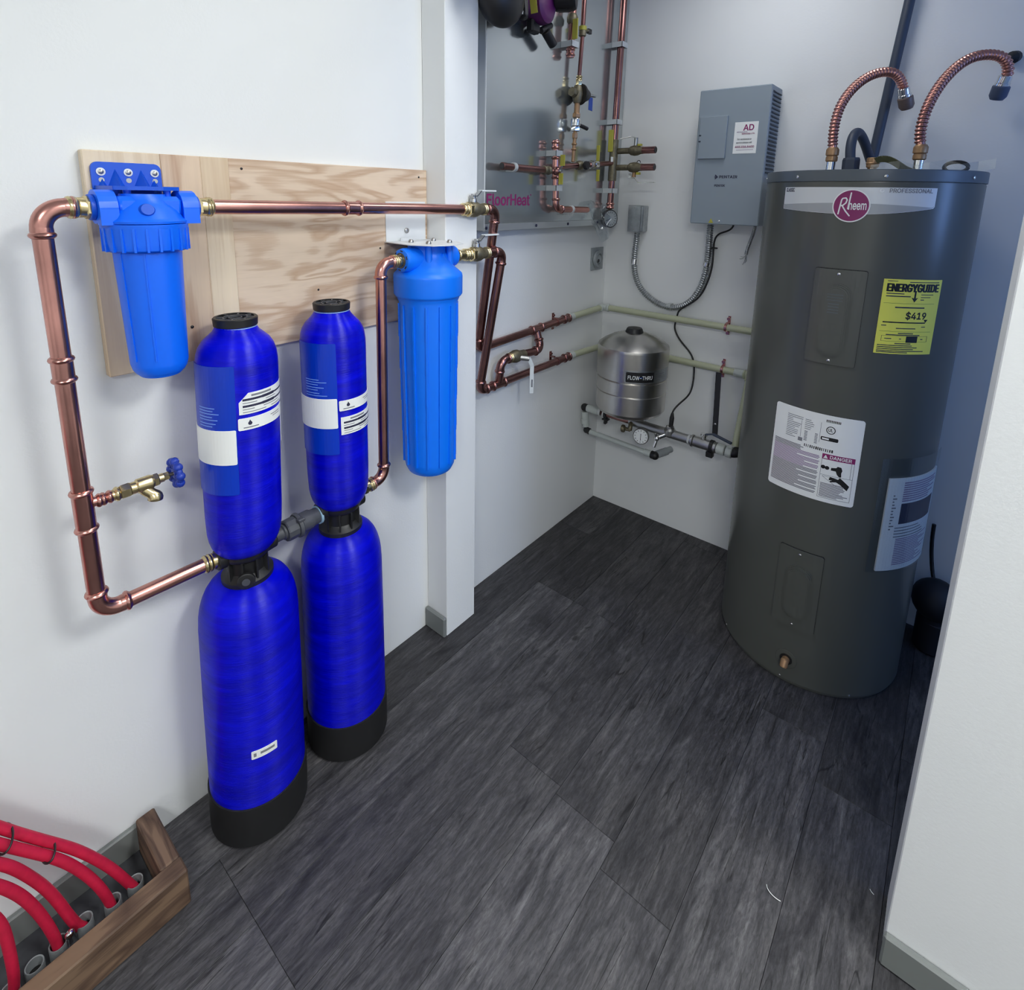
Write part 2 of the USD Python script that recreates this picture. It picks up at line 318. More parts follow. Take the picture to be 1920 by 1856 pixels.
def cpoly(poly, c, r, d0=0.0, d1=.0008, step=None):
    """A shapely polygon in (degrees, height) as a curved plate on the vertical cylinder c, r from depth d0 to d1."""
    x0, _, x1, _ = poly.bounds; st = 2.0 if r > .2 else 5.0; ms = []      # one grid for all plates, so that print lies evenly on its label
    for k in range(math.floor(x0/st), math.ceil(x1/st)):
        g = poly.intersection(sbox(k*st, -9, (k+1)*st, 9))
        for q in getattr(g, 'geoms', [g]):
            if q.geom_type == 'Polygon' and q.area > 1e-9: ms.append(trimesh.creation.extrude_polygon(affinity.scale(q, math.radians(1)*r, 1, origin=(0, 0)), d1-d0, engine='earcut'))
    m = cat(ms); m.vertices[:, 2] += d0; return bend(m, c, r)
def crect(t0, t1, z0, z1, c, r, rad=0.0, **k):
    """A rounded rectangle on the cylinder, its corner radius in metres."""
    s = math.degrees(1/r)
    p = sbox(t0, z0, t1, z1) if rad <= 0 else affinity.scale(rrect(t0/s, t1/s, z0, z1, rad), s, 1, origin=(0, 0))
    return cpoly(p, c, r, **k)
def ctext(s, h, th, z, c, r, width=None, bold=False, align=0.0, d=.0012):
    m = text2d(s, h, bold, width, align, .0004); m.vertices[:, 0] += math.radians(th)*r; m.vertices[:, 1] += z; m.vertices[:, 2] += d; return bend(m, c, r)
def cbars(rows, c, r, d=.0010):
    """Lines of small print on a cylinder: rows of (theta0, theta1, z, height)."""
    return cat([crect(a, b, z-h/2, z+h/2, c, r, d0=d, d1=d+.0002) for a, b, z, h in rows])
def pline(t0, t1, z0, z1, n, h, rng, lo=.55):
    return [(t0, t0+(t1-t0)*rng.uniform(lo, 1), z0+(z1-z0)*(k+.5)/n, h) for k in range(n)]
def screw(o, d, r=.004):
    o, d = V(*o), unit(d); return lathe([(r*.6, -.002), (r, 0), (r*.95, r*.35), (r*.5, r*.6)], o, d, 14)

# ------------------------------------------------------------------ the room
D = 2.279                                  # back wall
RX, FY, CZ = 3.60, -2.60, 2.50             # right wall, front wall, ceiling
fl = struct_group('floor', label='dark grey wood-look vinyl plank floor', cat='floor')
def floor():
    rng = random.Random(5); w, L, g = .169, 1.22, .0007
    known = {1: .36-1.22, 2: .36, 4: .973, 5: .905, 3: .995}
    pale = {(4, .973): 4, (5, .905): 4, (2, .36): 3, (1, -.86): 3}      # planks of a lighter print, near light partly in their tone; by row, upper end
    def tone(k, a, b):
        return f'floor_plank_{pale.get((k, round(b, 3)), rng.choice((0, 1, 1, 2)) if b > 1.6 else rng.choice((2, 2, 3)))}'  # planks reaching deep into the alcove are darker, its shade put in their colour
    for k in range(-1, 22):
        x0 = .002 + w*k + (0 if k else 0); x0 = .001 + w*k; x1 = min(x0+w, RX); x0 = max(x0, 0)
        if x1-x0 < .02: continue
        off = known.get(k, rng.uniform(0, L)); y = FY - ((FY-off) % L); y = off - math.ceil((off-FY)/L)*L
        while y < D:
            a, b = max(y, FY), min(y+L, D)
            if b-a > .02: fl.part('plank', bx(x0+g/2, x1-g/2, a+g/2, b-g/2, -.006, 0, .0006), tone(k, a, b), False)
            y += L
    fl.part('subfloor', bx(0, RX, FY, D, -.05, -.0065), 'black_rubber', False)
floor()
struct('wall_left', bx(-.12, 0, FY, D, -.05, CZ), 'wall_paint')
struct('wall_back', bx(-.12, RX+.12, D, D+.12, -.05, CZ), 'wall_paint')
struct('wall_front', bx(-.12, RX+.12, FY-.12, FY, -.05, CZ), 'wall_paint')
wr = cat(bx(RX, RX+.12, FY, 1.43, -.05, CZ), bx(RX, RX+.12, 2.07, D, -.05, CZ), bx(RX, RX+.12, 1.43, 2.07, -.05, 1.25), bx(RX, RX+.12, 1.43, 2.07, 2.23, CZ))
struct('wall_right', wr, 'wall_paint')
w1 = struct_group('window_1', label='small made-up window at the far right end of the alcove, added for blue light', cat='window')  # made-up window, an unseen home for the added blue light
w1.part('frame', cat(bx(RX, RX+.09, 1.43, 1.47, 1.25, 2.23), bx(RX, RX+.09, 2.03, 2.07, 1.25, 2.23), bx(RX, RX+.09, 1.47, 2.03, 1.25, 1.29), bx(RX, RX+.09, 1.47, 2.03, 2.19, 2.23)), 'bracket_white', False)
w1.part('pane', bx(RX+.05, RX+.054, 1.47, 2.03, 1.29, 2.19), 'added_window_glass', False)
struct('ceiling', bx(-.12, RX+.12, FY-.12, D+.12, CZ, CZ+.1), 'ceiling_paint')
struct('wall_column', bx(0, .096, 1.152, 1.289, 0, CZ, .002), 'wall_paint')
struct('wall_partition', bx(1.360, RX, 1.141, 1.272, 0, CZ, .002), 'wall_paint')
struct('wall_header', bx(.096, 1.360, 1.152, 1.289, 2.07, CZ), 'wall_paint')  # unseen header added to hold lamp light out of the alcove
struct('baseboard_column', bx(.0, .097, 1.137, 1.1515, 0, .074, .004), 'baseboard_grey')
struct('baseboard_partition', bx(1.358, RX, 1.126, 1.1405, 0, .074, .004), 'baseboard_grey')
struct('baseboard_left', bx(0.0005, .0135, FY, .262, 0, .070, .003), 'baseboard_grey')

def ceiling_lamp(x, y, sx, sy, label):
    t = thing('ceiling_light', label, 'ceiling light', (x, y, CZ), 'ceiling lights')
    z = CZ
    t.part('frame', cat(bx(x-sx/2-.02, x-sx/2, y-sy/2-.02, y+sy/2+.02, z-.03, z), bx(x+sx/2, x+sx/2+.02, y-sy/2-.02, y+sy/2+.02, z-.03, z), bx(x-sx/2, x+sx/2, y-sy/2-.02, y-sy/2, z-.03, z), bx(x-sx/2, x+sx/2, y+sy/2, y+sy/2+.02, z-.03, z)), 'bracket_white', False)
    t.part('diffuser', bx(x-sx/2, x+sx/2, y-sy/2, y+sy/2, z-.022, z-.004), 'lamp_diffuser', False)
ceiling_lamp(2.20, .86, .62, .46, 'square white ceiling light panel right of the opening')
ceiling_lamp(.95, .98, .72, .26, 'white ceiling light panel just before the alcove opening')
ceiling_lamp(.66, 1.78, .42, .42, 'small square fill light added inside the alcove, out of view')  # made-up fixture for the added alcove fill
ceiling_lamp(2.15, -1.15, 1.02, .57, 'long white ceiling light panel at the room entrance')

# ------------------------------------------------------------------ boards on the left wall
t = thing('pine_board', 'pale edge-glued pine board behind the short blue filter', 'board', (0, .44, 1.13))
for a, b, m in ((.308, .437, 'pine_pale'), (.437, .512, 'pine_warm'), (.512, .570, 'pine_pale')):
    t.part('stave', bx(.0005, .0215, a, b, 1.130, 1.566, .0012 if a > .31 else .002), m, False)
t.part('screw', screw((.0215, .466, 1.206), (1, 0, 0), .0035), 'black_plastic')
t = thing('plywood_panel', 'plywood panel with swirling grain behind the long top copper pipe', 'board', (0, .87, 1.125))
t.part('panel', bx(.0005, .0165, .5705, 1.151, 1.126, 1.566, .001), 'plywood_face', False)
for y, z in ((.974, 1.345), (.60, 1.545), (1.120, 1.545), (.775, 1.25)): t.part('screw', screw((.0165, y, z), (1, 0, 0), .0028), 'black_plastic')

# ------------------------------------------------------------------ short blue filter
def short_filter():
    X, Y = .105, .372; c = (X, Y)
    t = thing('water_filter', 'short bright blue water filter screwed to the pine board', 'water filter', (X, Y, 1.135))
    t.part('mounting_plate', ext(rrect(.318, .434, 1.486, 1.545, .012), .006, (.0215, 0, 0), (0, 1, 0), (0, 0, 1)), 'filter_blue_dark', 40)
    for y in (.333, .377, .422):
        t.part('washer', cyl((.0275, y, 1.527), (.0295, y, 1.527), .0075, 20), 'bracket_white')
        t.part('screw', screw((.0297, y, 1.527), (1, 0, 0), .0045), 'steel_grey')
        t.part('keyhole', cyl((.0272, y, 1.512), (.0281, y, 1.512), .0048, 14), 'steel_grey')
    def gus(y, w, h):
        return trimesh.convex.convex_hull(V((.0275, y-w/2, 1.500), (.0275, y+w/2, 1.500), (.0275, y, 1.500+h), (.0275+w*.8, y, 1.500), (.0275, y-w/2, 1.497), (.0275, y+w/2, 1.497), (.0275+w*.8, y, 1.497)))
    for y, w, h in ((.356, .028, .033), (.399, .028, .033), (.334, .015, .015), (.420, .015, .015)): t.part('gusset', gus(y, w, h), 'filter_blue_dark', False)
    fl_ = LineString([(.03, .378), (.03, .378)]).buffer(.001).union(Polygon([(.0275, .325), (.0275, .436), (.075, .432), (.115, .428), (.125, .40), (.125, .345), (.115, .328), (.075, .326)])).buffer(.004, 4)
    t.part('flange', ext(fl_, .007, (0, 0, 1.4945), (1, 0, 0), (0, 1, 0)), 'filter_blue_dark', 40)
    for dx, dy in ((-.03, -.035), (.012, -.03), (.012, .035), (-.03, .035)): t.part('post', cyl((X+dx-.01, Y+dy+.006, 1.452), (X+dx-.01, Y+dy+.006, 1.4955), .0065, 14), 'filter_blue')
    t.part('head', lathe([(.068, 1.436), (.0685, 1.440), (.062, 1.446), (.056, 1.458), (.044, 1.470), (.038, 1.480), (.036, 1.488)], (X, Y, 0), seg=48), 'filter_blue', 40)
    t.part('head_core', bx(X-.038, X+.034, .322, .428, 1.444, 1.484, .008), 'filter_blue', 40)
    t.part('button', lathe([(.012, 0), (.013, .004), (.010, .012)], (X+.047, Y-.010, 1.458), (1, -.15, .35)), 'filter_blue_dark')
    for y0, y1 in ((.296, .324), (.428, .456)):
        o = []
        for k in range(13):
            a = math.radians(-62+k*20.5); o.append((X+.030*math.cos(a), 1.464+.027*math.sin(a)))
        pl = LineString(o).buffer(.004, 4).union(sbox(X+.012, 1.434, X+.034, 1.462)).union(Point(X, 1.464).buffer(.0285))
        t.part('port_clip', ext(pl, y1-y0, (0, y1, 0), (1, 0, 0), (0, 0, 1)), 'filter_blue', 35)
    for y0, y1 in ((.288, .296), (.456, .464)): t.part('port', cyl((X, y0, 1.464), (X, y1, 1.464), .0225, 28), 'filter_blue_dark')
    nut = lathe([(.060, 1.384), (.0655, 1.388), (.0675, 1.400), (.0685, 1.426), (.0695, 1.428), (.0695, 1.4345), (.066, 1.435)], (X, Y, 0), seg=56)
    ribs = [cpoly(affinity.translate(Polygon([(-1.6, 1.386), (1.6, 1.386), (1.6, 1.428), (-1.6, 1.428)]), 360*k/22, 0), c, .0645, 0, .0052) for k in range(22)]
    r_ = t.part('ring_nut', nut, 'filter_blue', 40)
    for m in ribs: r_.part('rib', m, 'filter_blue', False)
    t.part('bowl', lathe([(.020, 1.143), (.034, 1.1435), (.0365, 1.146), (.0375, 1.150), (.041, 1.1505), (.0455, 1.158), (.0485, 1.170), (.0555, 1.388)], (X, Y, 0), seg=56), 'filter_blue', 40)
    for a in (-66, -24): t.part('bowl_rib', cat(*[crect(a-1.3, a+1.3, 1.18+i*.034, 1.18+(i+1)*.034, c, .0487+.00105*i, d0=-.002, d1=.0022) for i in range(6)]), 'filter_blue', False)
short_filter()

# ------------------------------------------------------------------ tall blue filter with its white bracket
def tall_filter():
    X, Y = .110, 1.069; c = (X, Y)
    b = thing('mounting_bracket', 'white steel angle bracket screwed to the plywood panel', 'bracket', (.0165, 1.07, 1.36))
    b.part('wall_plate', bx(.0167, .0190, .994, 1.143, 1.362, 1.474, .0008), 'bracket_white', False)
    sh = Polygon([(.0167, .994), (.0167, 1.143), (.13, 1.158), (.19, 1.125), (.205, 1.085), (.205, 1.05), (.19, 1.015), (.13, .985)]).buffer(.004, 4)
    b.part('shelf', ext(sh, .0025, (0, 0, 1.360), (1, 0, 0), (0, 1, 0)), 'bracket_white', 40)
    b.part('slot_tab', bx(.030, .034, 1.035, 1.09, 1.3625, 1.371), 'bracket_white', False)
    for x, y in ((.083, 1.03), (.083, 1.115), (.150, 1.035), (.155, 1.11)): b.part('bolt', lathe([(.0075, 0), (.0075, .004), (.005, .008), (.003, .009)], (x, y, 1.3625), seg=16), 'steel_grey')
    b.part('wall_screw', screw((.0195, 1.068, 1.391), (1, 0, 0), .008), 'steel_grey')
    t = thing('water_filter', 'tall blue filter housing hanging under a white bracket', 'water filter', (X, Y, .667))
    t.part('cap', lathe([(.094, 1.212), (.098, 1.218), (.0985, 1.268), (.097, 1.276), (.088, 1.284), (.070, 1.300), (.056, 1.322), (.050, 1.340), (.048, 1.3595)], (X, Y, 0), seg=64), 'housing_blue', 40)
    for s in (-1, 1):
        y1, y0 = Y+s*.100, Y+s*.045
        k = t.part('port_boss', lathe([(.034, 0), (.034, .040), (.031, .052), (.026, .055)], (X, y0, 1.318), (0, s, 0), seg=40), 'housing_blue', 40)
        k.part('port_bore', cyl((X, y1-.001, 1.318), (X, y1+.0012, 1.318), .0215, 28), 'pvc_grey')
        for q in range(6):
            a = math.radians(60*q+20); p = V(X+.0265*math.cos(a), y1, 1.318+.0265*math.sin(a)); k.part('slot', bar(p-V(0, .0005, 0), p+V(0, .0012, 0), .009, .003, up=(math.cos(a), 0, math.sin(a))), 'print_dark', False)
    for dx, dy in ((-.027, -.039), (-.027, .046), (.040, -.034), (.045, .041)): t.part('post', lathe([(.011, 1.285), (.0095, 1.3595)], (X+dx, Y+dy, 0), seg=18), 'housing_blue', 40)
    for a in (-80, -40, 5, 45, 100, 150, 215): t.part('web', bar((X, Y, 1.322), (X+.052*math.cos(math.radians(a)), Y+.052*math.sin(math.radians(a)), 1.310), .005, .05), 'housing_blue', False)
    prof = [(.030, .670), (.060, .671), (.066, .675), (.0735, .690), (.0765, .71), (.0845, 1.195), (.089, 1.205), (.089, 1.213)]
    s = t.part('sump', lathe(prof, (X, Y, 0), seg=64), 'housing_blue', 40)
    for k in range(14):
        a = 360*k/14+5; s.part('rib', cat(*[crect(a-1.5, a+1.5, .705+i*.097, .705+(i+1)*.097, c, .0765+.00162*i, d0=-.002, d1=.0046) for i in range(5)]), 'housing_blue', False)
tall_filter()

# ------------------------------------------------------------------ copper pipework on the left wall
PR = .0146
def hadapter(t, p0, p1, r=PR, mat='brass', nut_at=1, big=1.35):
    """A brass adapter: press sleeve, then a hexagon towards p1."""
    p0, p1 = V(*p0), V(*p1); d = p1-p0
    t.part('adapter', cat(sleeve(p0, p0+d*.45, r), cyl(p0+d*.42, p0+d*.8, r*1.18), hexnut(p0+d*.72, p1, r*big)), mat, 30, label='brass threaded adapter')
P0, P1 = (.110, .220, 1.464), (.112, .2225, .702)
t = thing('copper_pipe', 'large copper pipe loop running down the wall left of the tanks', 'pipe', P1)
t.part('elbow', elbow(P0, (.110, .4, 1.464), P1, PR, .034), 'copper')
t.part('pipe', cyl((.110, .2202, 1.416), (.1107, .2212, 1.200), PR, 28, 0), 'copper')
t.part('coupling', sleeve((.1105, .2208, 1.211), (.1106, .2212, 1.164), PR), 'copper')
t.part('pipe', cyl((.1106, .2212, 1.170), (.1115, .222, .745), PR, 28, 0), 'copper')
t.part('tee', cat(sleeve((.111, .2214, .960), (.111, .2218, .876), PR), cyl((.111, .2216, .930), (.111, .252, .9275), .0095, 20), bead((.111, .2455, .928), (0, 1, -.08), .0098)), 'copper')
t.part('elbow', elbow(P1, P0, (.112, .45, .702), PR, .034), 'copper')
t.part('pipe', cyl((.112, .262, .7018), (.114, .415, .7015), PR, 28, 0), 'copper')
hadapter(t, (.110, .256, 1.464), (.106, .290, 1.464))
hadapter(t, (.114, .408, .7015), (.1155, .447, .7010))

# hose bib
t = thing('hose_bib', 'brass drain tap with a round blue handle on the copper pipe', 'tap', (.111, .30, .925))
d = unit(V(0, .995, .03)); o = V(.111, .246, .9275)
A = lambda s: o + d*s
t.part('nipple', cat(cyl(A(0), A(.02), .009, 20), bead(A(.006), d, .0095), bead(A(.016), d, .0095)), 'copper')
t.part('body', cat(cyl(A(.018), A(.034), .0105, 20), bead(A(.028), d, .011), hexnut(A(.033), A(.050), .0145), cyl(A(.049), A(.060), .012), lathe([(.011, 0), (.0145, .004), (.0145, .026), (.012, .031)], A(.058), d, 24)), 'brass', 30)
sp = sweep(spline([A(.070), A(.074)+V(.004, 0, -.012), A(.084)+V(.010, 0, -.024), A(.086)+V(.012, 0, -.034)], 14), [.0105]*9+[.0110, .0125, .0135, .0135, .0128], 22)
t.part('spout', sp, 'brass', 40)
t.part('stem', cat(hexnut(A(.088), A(.098), .0135), cyl(A(.097), A(.108), .009), hexnut(A(.106), A(.118), .0085), cyl(A(.118), A(.130), .004)), 'brass', 30)
wh = []
for k in range(8):
    a = k*math.pi/4; e1, e2, _ = frame(d); q = A(.130) + (e1*math.cos(a)+e2*math.sin(a))*.024; wh.append(ball(q, .0092, (1, 1, 1), 1)); wh.append(bar(A(.130), q, .007, .006, up=d))
ringpts = [A(.130) + (e1*math.cos(a)+e2*math.sin(a))*.023 for a in np.linspace(0, 2*math.pi, 33)]
t.part('wheel', cat(wh, sweep(ringpts, .0062, 10, False), lathe([(.010, -.005), (.011, 0), (.008, .006)], A(.130), d, 16)), 'wheel_blue', 40)

# long top pipe, from the short filter to the upper valve
t = thing('copper_pipe', 'long horizontal copper pipe along the top of the wooden boards', 'pipe', (.11, .85, 1.46))
hadapter(t, (.1055, .494, 1.464), (.1055, .462, 1.464))
t.part('pipe', cyl((.1055, .480, 1.464), (.1085, .812, 1.4598), PR, 28, 0), 'copper')
t.part('coupling', sleeve((.1085, .796, 1.460), (.1085, .846, 1.4595), PR), 'copper')
t.part('pipe', cyl((.1085, .830, 1.4597), (.110, 1.215, 1.4535), PR, 28, 0), 'copper')

def ball_valve(label, y0, z, drop=0.0):
    """A bronze press ball valve along y from y0, its lever in line with the pipe. Returns the outlet's y."""
    X = .110
    t = thing('ball_valve', label, 'valve', (X, y0+.05, z))
    t.part('inlet', cat(sleeve((X, y0, z), (X, y0+.022, z), PR), hexnut((X, y0+.020, z), (X, y0+.038, z), .0225)), 'brass', 30)
    t.part('body', lathe([(.0205, 0), (.0235, .006), (.0245, .016), (.023, .028), (.0185, .040), (.0170, .050), (.0175, .058)], (X, y0+.034, z), (0, 1, 0), 32), 'bronze', 40)
    t.part('outlet', cat(sleeve((X, y0+.088, z), (X, y0+.106, z), PR)), 'brass', 30)
    s = t.part('stem', cat(lathe([(.012, .018), (.0105, .032), (.0085, .034), (.0085, .041)], (X, y0+.050, z), (0, 0, 1), 20)), 'steel_grey', 30)
    s.part('nut', hexnut((X, y0+.050, z+.041), (X, y0+.050, z+.047), .0075), 'steel_grey', False)
    h = t.part('handle', cat(bar((X, y0+.040, z+.0405), (X, y0+.062, z+.0405), .017, .003), bar((X, y0+.061, z+.040), (X, y0+.081, z+.0565), .015, .003)), 'steel_grey', False)
    h.part('grip', bar((X, y0+.079, z+.0565), (X, y0+.150, z+.0565), .015, .0055, c=.0012), 'white_lever', False)
    return y0+.106
yv = ball_valve('upper bronze ball valve with a white lever at the end of the long pipe', 1.206, 1.4535)
yw = ball_valve('lower bronze ball valve with a white lever beside the tall filter', 1.222, 1.316)

def drop_run(label, y0, z0, foot, runz, tee_y, ends, lead):
    """Elbow at the valve, slanting pipe down to the wall, elbow, horizontal run with a tee along the alcove wall."""
    X = .110; top = V(X, y0+lead, z0); F = V(*foot)
    t = thing('copper_pipe', label, 'pipe', foot)
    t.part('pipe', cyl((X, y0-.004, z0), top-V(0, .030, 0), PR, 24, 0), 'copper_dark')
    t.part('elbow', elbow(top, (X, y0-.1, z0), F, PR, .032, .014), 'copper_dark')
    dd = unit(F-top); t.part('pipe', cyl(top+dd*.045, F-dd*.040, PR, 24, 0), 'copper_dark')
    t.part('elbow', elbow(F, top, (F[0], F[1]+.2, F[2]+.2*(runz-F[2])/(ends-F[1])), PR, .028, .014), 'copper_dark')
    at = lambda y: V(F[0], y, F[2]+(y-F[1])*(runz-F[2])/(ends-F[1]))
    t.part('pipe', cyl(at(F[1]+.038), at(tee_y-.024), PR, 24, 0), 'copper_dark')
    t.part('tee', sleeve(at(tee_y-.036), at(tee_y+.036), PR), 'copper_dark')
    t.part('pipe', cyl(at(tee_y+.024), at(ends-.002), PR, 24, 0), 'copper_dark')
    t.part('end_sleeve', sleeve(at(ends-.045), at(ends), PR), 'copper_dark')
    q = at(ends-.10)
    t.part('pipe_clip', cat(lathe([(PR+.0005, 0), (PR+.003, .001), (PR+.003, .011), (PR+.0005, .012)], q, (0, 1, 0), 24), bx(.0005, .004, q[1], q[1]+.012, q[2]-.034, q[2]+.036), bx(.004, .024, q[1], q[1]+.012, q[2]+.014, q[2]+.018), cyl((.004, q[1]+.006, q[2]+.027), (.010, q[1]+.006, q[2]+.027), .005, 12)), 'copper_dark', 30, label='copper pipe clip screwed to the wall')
    return t, at
tA, atA = drop_run('copper pipe dropping from the upper valve to the higher alcove run', yv, 1.4535, (.0205, 1.380, .966), .987, 1.722, 1.955, .050)
tB, atB = drop_run('copper pipe dropping from the lower valve to the lower alcove run', yw, 1.316, (.036, 1.372, .816), .820, 1.475, 1.946, .072)
# bypass between the two runs
Q = V(.046, 1.722, .900); S = V(.046, 1.475, .908)
t = thing('bypass_pipe', 'curved copper bypass with a bronze valve joining two alcove pipe runs', 'pipe', (.046, 1.60, .90))
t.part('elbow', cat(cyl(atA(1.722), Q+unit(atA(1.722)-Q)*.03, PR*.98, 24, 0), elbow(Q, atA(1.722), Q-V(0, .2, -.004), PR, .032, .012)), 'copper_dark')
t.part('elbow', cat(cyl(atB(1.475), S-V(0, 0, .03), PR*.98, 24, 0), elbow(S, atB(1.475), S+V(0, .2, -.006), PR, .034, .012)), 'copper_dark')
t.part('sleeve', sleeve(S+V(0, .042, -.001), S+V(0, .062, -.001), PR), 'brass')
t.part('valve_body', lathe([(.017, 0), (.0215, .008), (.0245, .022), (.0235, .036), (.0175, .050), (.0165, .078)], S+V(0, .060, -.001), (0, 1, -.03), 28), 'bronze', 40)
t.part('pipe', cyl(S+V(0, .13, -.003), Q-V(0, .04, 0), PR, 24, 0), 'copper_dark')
t.part('stem', cyl((.062, 1.565, .903), (.088, 1.590, .899), .010, 18), 'steel_grey')
h = t.part('lever', cat(bar((.086, 1.590, .902), (.092, 1.604, .868), .015, .003, up=(1, -1, 0)), bar((.0915, 1.604, .870), (.093, 1.603, .760), .015, .003, up=(1, -1, 0))), 'white_lever', False, label='white valve lever hanging down')
h.part('print', bar((.0945, 1.6025, .815), (.0945, 1.6025, .785), .006, .001, up=(1, -1, 0)), 'print_grey', False)

# riser from the right tank to the tall filter
t = thing('copper_pipe', 'vertical copper pipe between the right tank and the tall filter', 'pipe', (.11, .90, .70))
R0, R1 = V(.110, .902, 1.3165), V(.112, .893, .709)
t.part('elbow', elbow(R0, (.11, 1.2, 1.3175), R1, PR*.97, .030, .012), 'copper')
hadapter(t, (.110, .940, 1.317), (.110, .978, 1.318), PR*.97)
t.part('pipe', cyl(R0-V(0, 0, .04), R1+V(0, 0, .04), PR*.97, 28, 0), 'copper')
t.part('elbow', elbow(R1, R0, (.114, .70, .705), PR*.97, .032, .012), 'copper')
hadapter(t, (.113, .853, .7075), (.114, .818, .7065), PR*.97)
t = thing('pipe_nipple', 'short brass nipple between the tall filter and the lower valve', 'pipe fitting', (.11, 1.19, 1.316))
t.part('nipple', cat(hexnut((.110, 1.170, 1.3172), (.110, 1.184, 1.317), .0195), sleeve((.110, 1.183, 1.317), (.110, 1.223, 1.3165), PR)), 'brass', 30)

# ------------------------------------------------------------------ tanks
def tank(label, base, mid, top, ru, rl, zt, spec, side_label):
    """base, mid, top: (x, y) of the axis at the floor, at the manifold and at the cap."""
    t = thing('water_treatment_tank', label, 'water tank', (base[0], base[1], 0))
    def place(m, a, za, b, zb):
        """Leans a mesh built upright on axis a so that it passes a at za and b at zb."""
        v = m.vertices; k = (v[:, 2]-za)/(zb-za); v[:, 0] += (b[0]-a[0])*k; v[:, 1] += (b[1]-a[1])*k; return m
    zm0, zm1 = .628, .702
    def shoulder(r, z, h, up, n=9, neck=.045):
        o = []
        for k in range(n):
            a = k/(n-1)*math.pi/2; o.append((neck+(r-neck)*math.cos(a)**.8, z+up*h*math.sin(a)))
        return o
    L = lambda m: place(m, base, 0, mid, .665)
    U = lambda m: place(m, mid, .665, top, zt)
    low = [(rl*.9, .05), (rl*.97, .06)] + [(rl, .09), (rl, .35), (rl*.985, .530)] + shoulder(rl*.98, .535, .098, 1)
    t.part('lower_tank', L(lathe(low, (*base, 0), seg=72)), 'tank_blue', 40)
    t.part('boot', L(lathe([(rl*.99, .0), (rl*1.03, .006), (rl*1.035, .105), (rl*1.03, .108), (rl*.985, .1085)], (*base, 0), seg=72)), 'black_rubber', 40, label='black rubber tank boot')
    up_ = [(.045, .702)] + [(r, z) for r, z in reversed(shoulder(ru*.97, .768, .066, -1, 8, .040))] + [(ru*.985, .80), (ru*1.01, 1.02), (ru*1.02, 1.13)] + [(ru*1.015, 1.142), (ru*.985, 1.160), (ru*.93, 1.174), (ru*.83, 1.187), (ru*.70, 1.197), (.046, 1.206), (.0415, 1.214), (.040, 1.222)]
    ut = t.part('upper_tank', U(lathe(up_, (*mid, 0), seg=72)), 'tank_blue', 40)
    # manifold
    mm = [lathe([(.054, .624), (.055, .628), (.055, .642), (.046, .648), (.041, .655), (.041, .684), (.050, .690), (.054, .700), (.054, .709), (.050, .713)], (*mid, 0), seg=48)]
    mn = t.part('manifold', cat(mm), 'black_plastic', 35)
    for s in (-1, 1):
        mn.part('port', cyl((mid[0], mid[1]+s*.03, .688 if s > 0 else .699), (mid[0], mid[1]+s*(.066), .692 if s > 0 else .7005), .0225, 28), 'black_plastic', 35)
    for a in (-70, -35, 0, 35): mn.part('web', bar((mid[0]+.036*math.cos(math.radians(a)), mid[1]+.036*math.sin(math.radians(a)), .668), (mid[0]+.051*math.cos(math.radians(a)), mid[1]+.051*math.sin(math.radians(a)), .668), .004, .052), 'black_plastic', False)
    if side_label:
        aa = math.radians(-28); ux = V(math.cos(aa), math.sin(aa), 0); p = V(mid[0], mid[1], .650)+ux*.050
        k = mn.part('plug', lathe([(.019, 0), (.019, .006), (.016, .008)], p, ux, 28), 'black_plastic', 35); 
        mn.part('plug_socket', lathe([(.0085, .0078), (.0085, .0090)], p, ux, 20), 'pvc_grey', 35)
    t.part('seal', cat(lathe([(.047, .7105), (.0505, .712), (.0505, .7165), (.047, .718)], (*mid, 0), seg=48), lathe([(.05, .6225), (.0545, .6235), (.0545, .6265), (.05, .6275)], (*mid, 0), seg=48)), 'seal_pale_blue', 35, label='pale blue sealing ring')
    # cap
    cp = t.part('cap', lathe([(.040, zt-.019), (.0430, zt-.017), (.0440, zt-.002), (.042, zt), (.037, zt), (.037, zt-.005), (.0, zt-.005)], (*top, 0), seg=48), 'black_plastic', 30)
    for r0, r1 in ((.022, .0245), (.0115, .0135)): cp.part('ring', lathe([(r0, zt-.0049), (r0, zt-.001), (r1, zt-.001), (r1, zt-.0049)], (*top, 0), seg=40), 'pvc_grey', 30)
    for k in range(8):
        a = math.radians(45*k+10); u = V(math.cos(a), math.sin(a), 0); cp.part('web', bar(V(*top, zt-.003)+u*.023, V(*top, zt-.003)+u*.038, .003, .005), 'pvc_grey', False)
    t.part('neck_line', lathe([(.039, zt-.0225), (.0415, zt-.021), (.0415, zt-.019)], (*top, 0), seg=40), 'seal_pale_blue', 30)
    # labels on the upper tank
    rng = random.Random(7 if side_label else 8); r = ru*1.012
    lb = t.part('info_label', U(crect(-112, -29, .872, 1.150, mid, r, .003, d0=0, d1=.0012)), 'label_blue', 30, label='bright blue printed label')
    rows = pline(-84, -50, .996+.04, 1.062, 4, .0022, rng) if False else [(-88, -88+rng.uniform(24, 42), z, .0019) for z in (1.062, 1.056, 1.050, 1.043, 1.037, 1.029, 1.023)]
    lb.part('printed_text', U(cbars(rows, mid, r, .0014)), 'label_print_blue', False, kind='stuff')
    wl = t.part('blank_label', U(crect(-118, -30, .940, 1.015, mid, r+.0012, .003, d0=0, d1=.0012)), 'label_white', 30, label='blank white label band')
    def plate(t0, t1, z0, z1, poly=None):
        return U(cpoly(poly, mid, r, d0=0, d1=.0012) if poly is not None else crect(t0, t1, z0, z1, mid, r, .003, d0=0, d1=.0012))
    zA, zB = spec
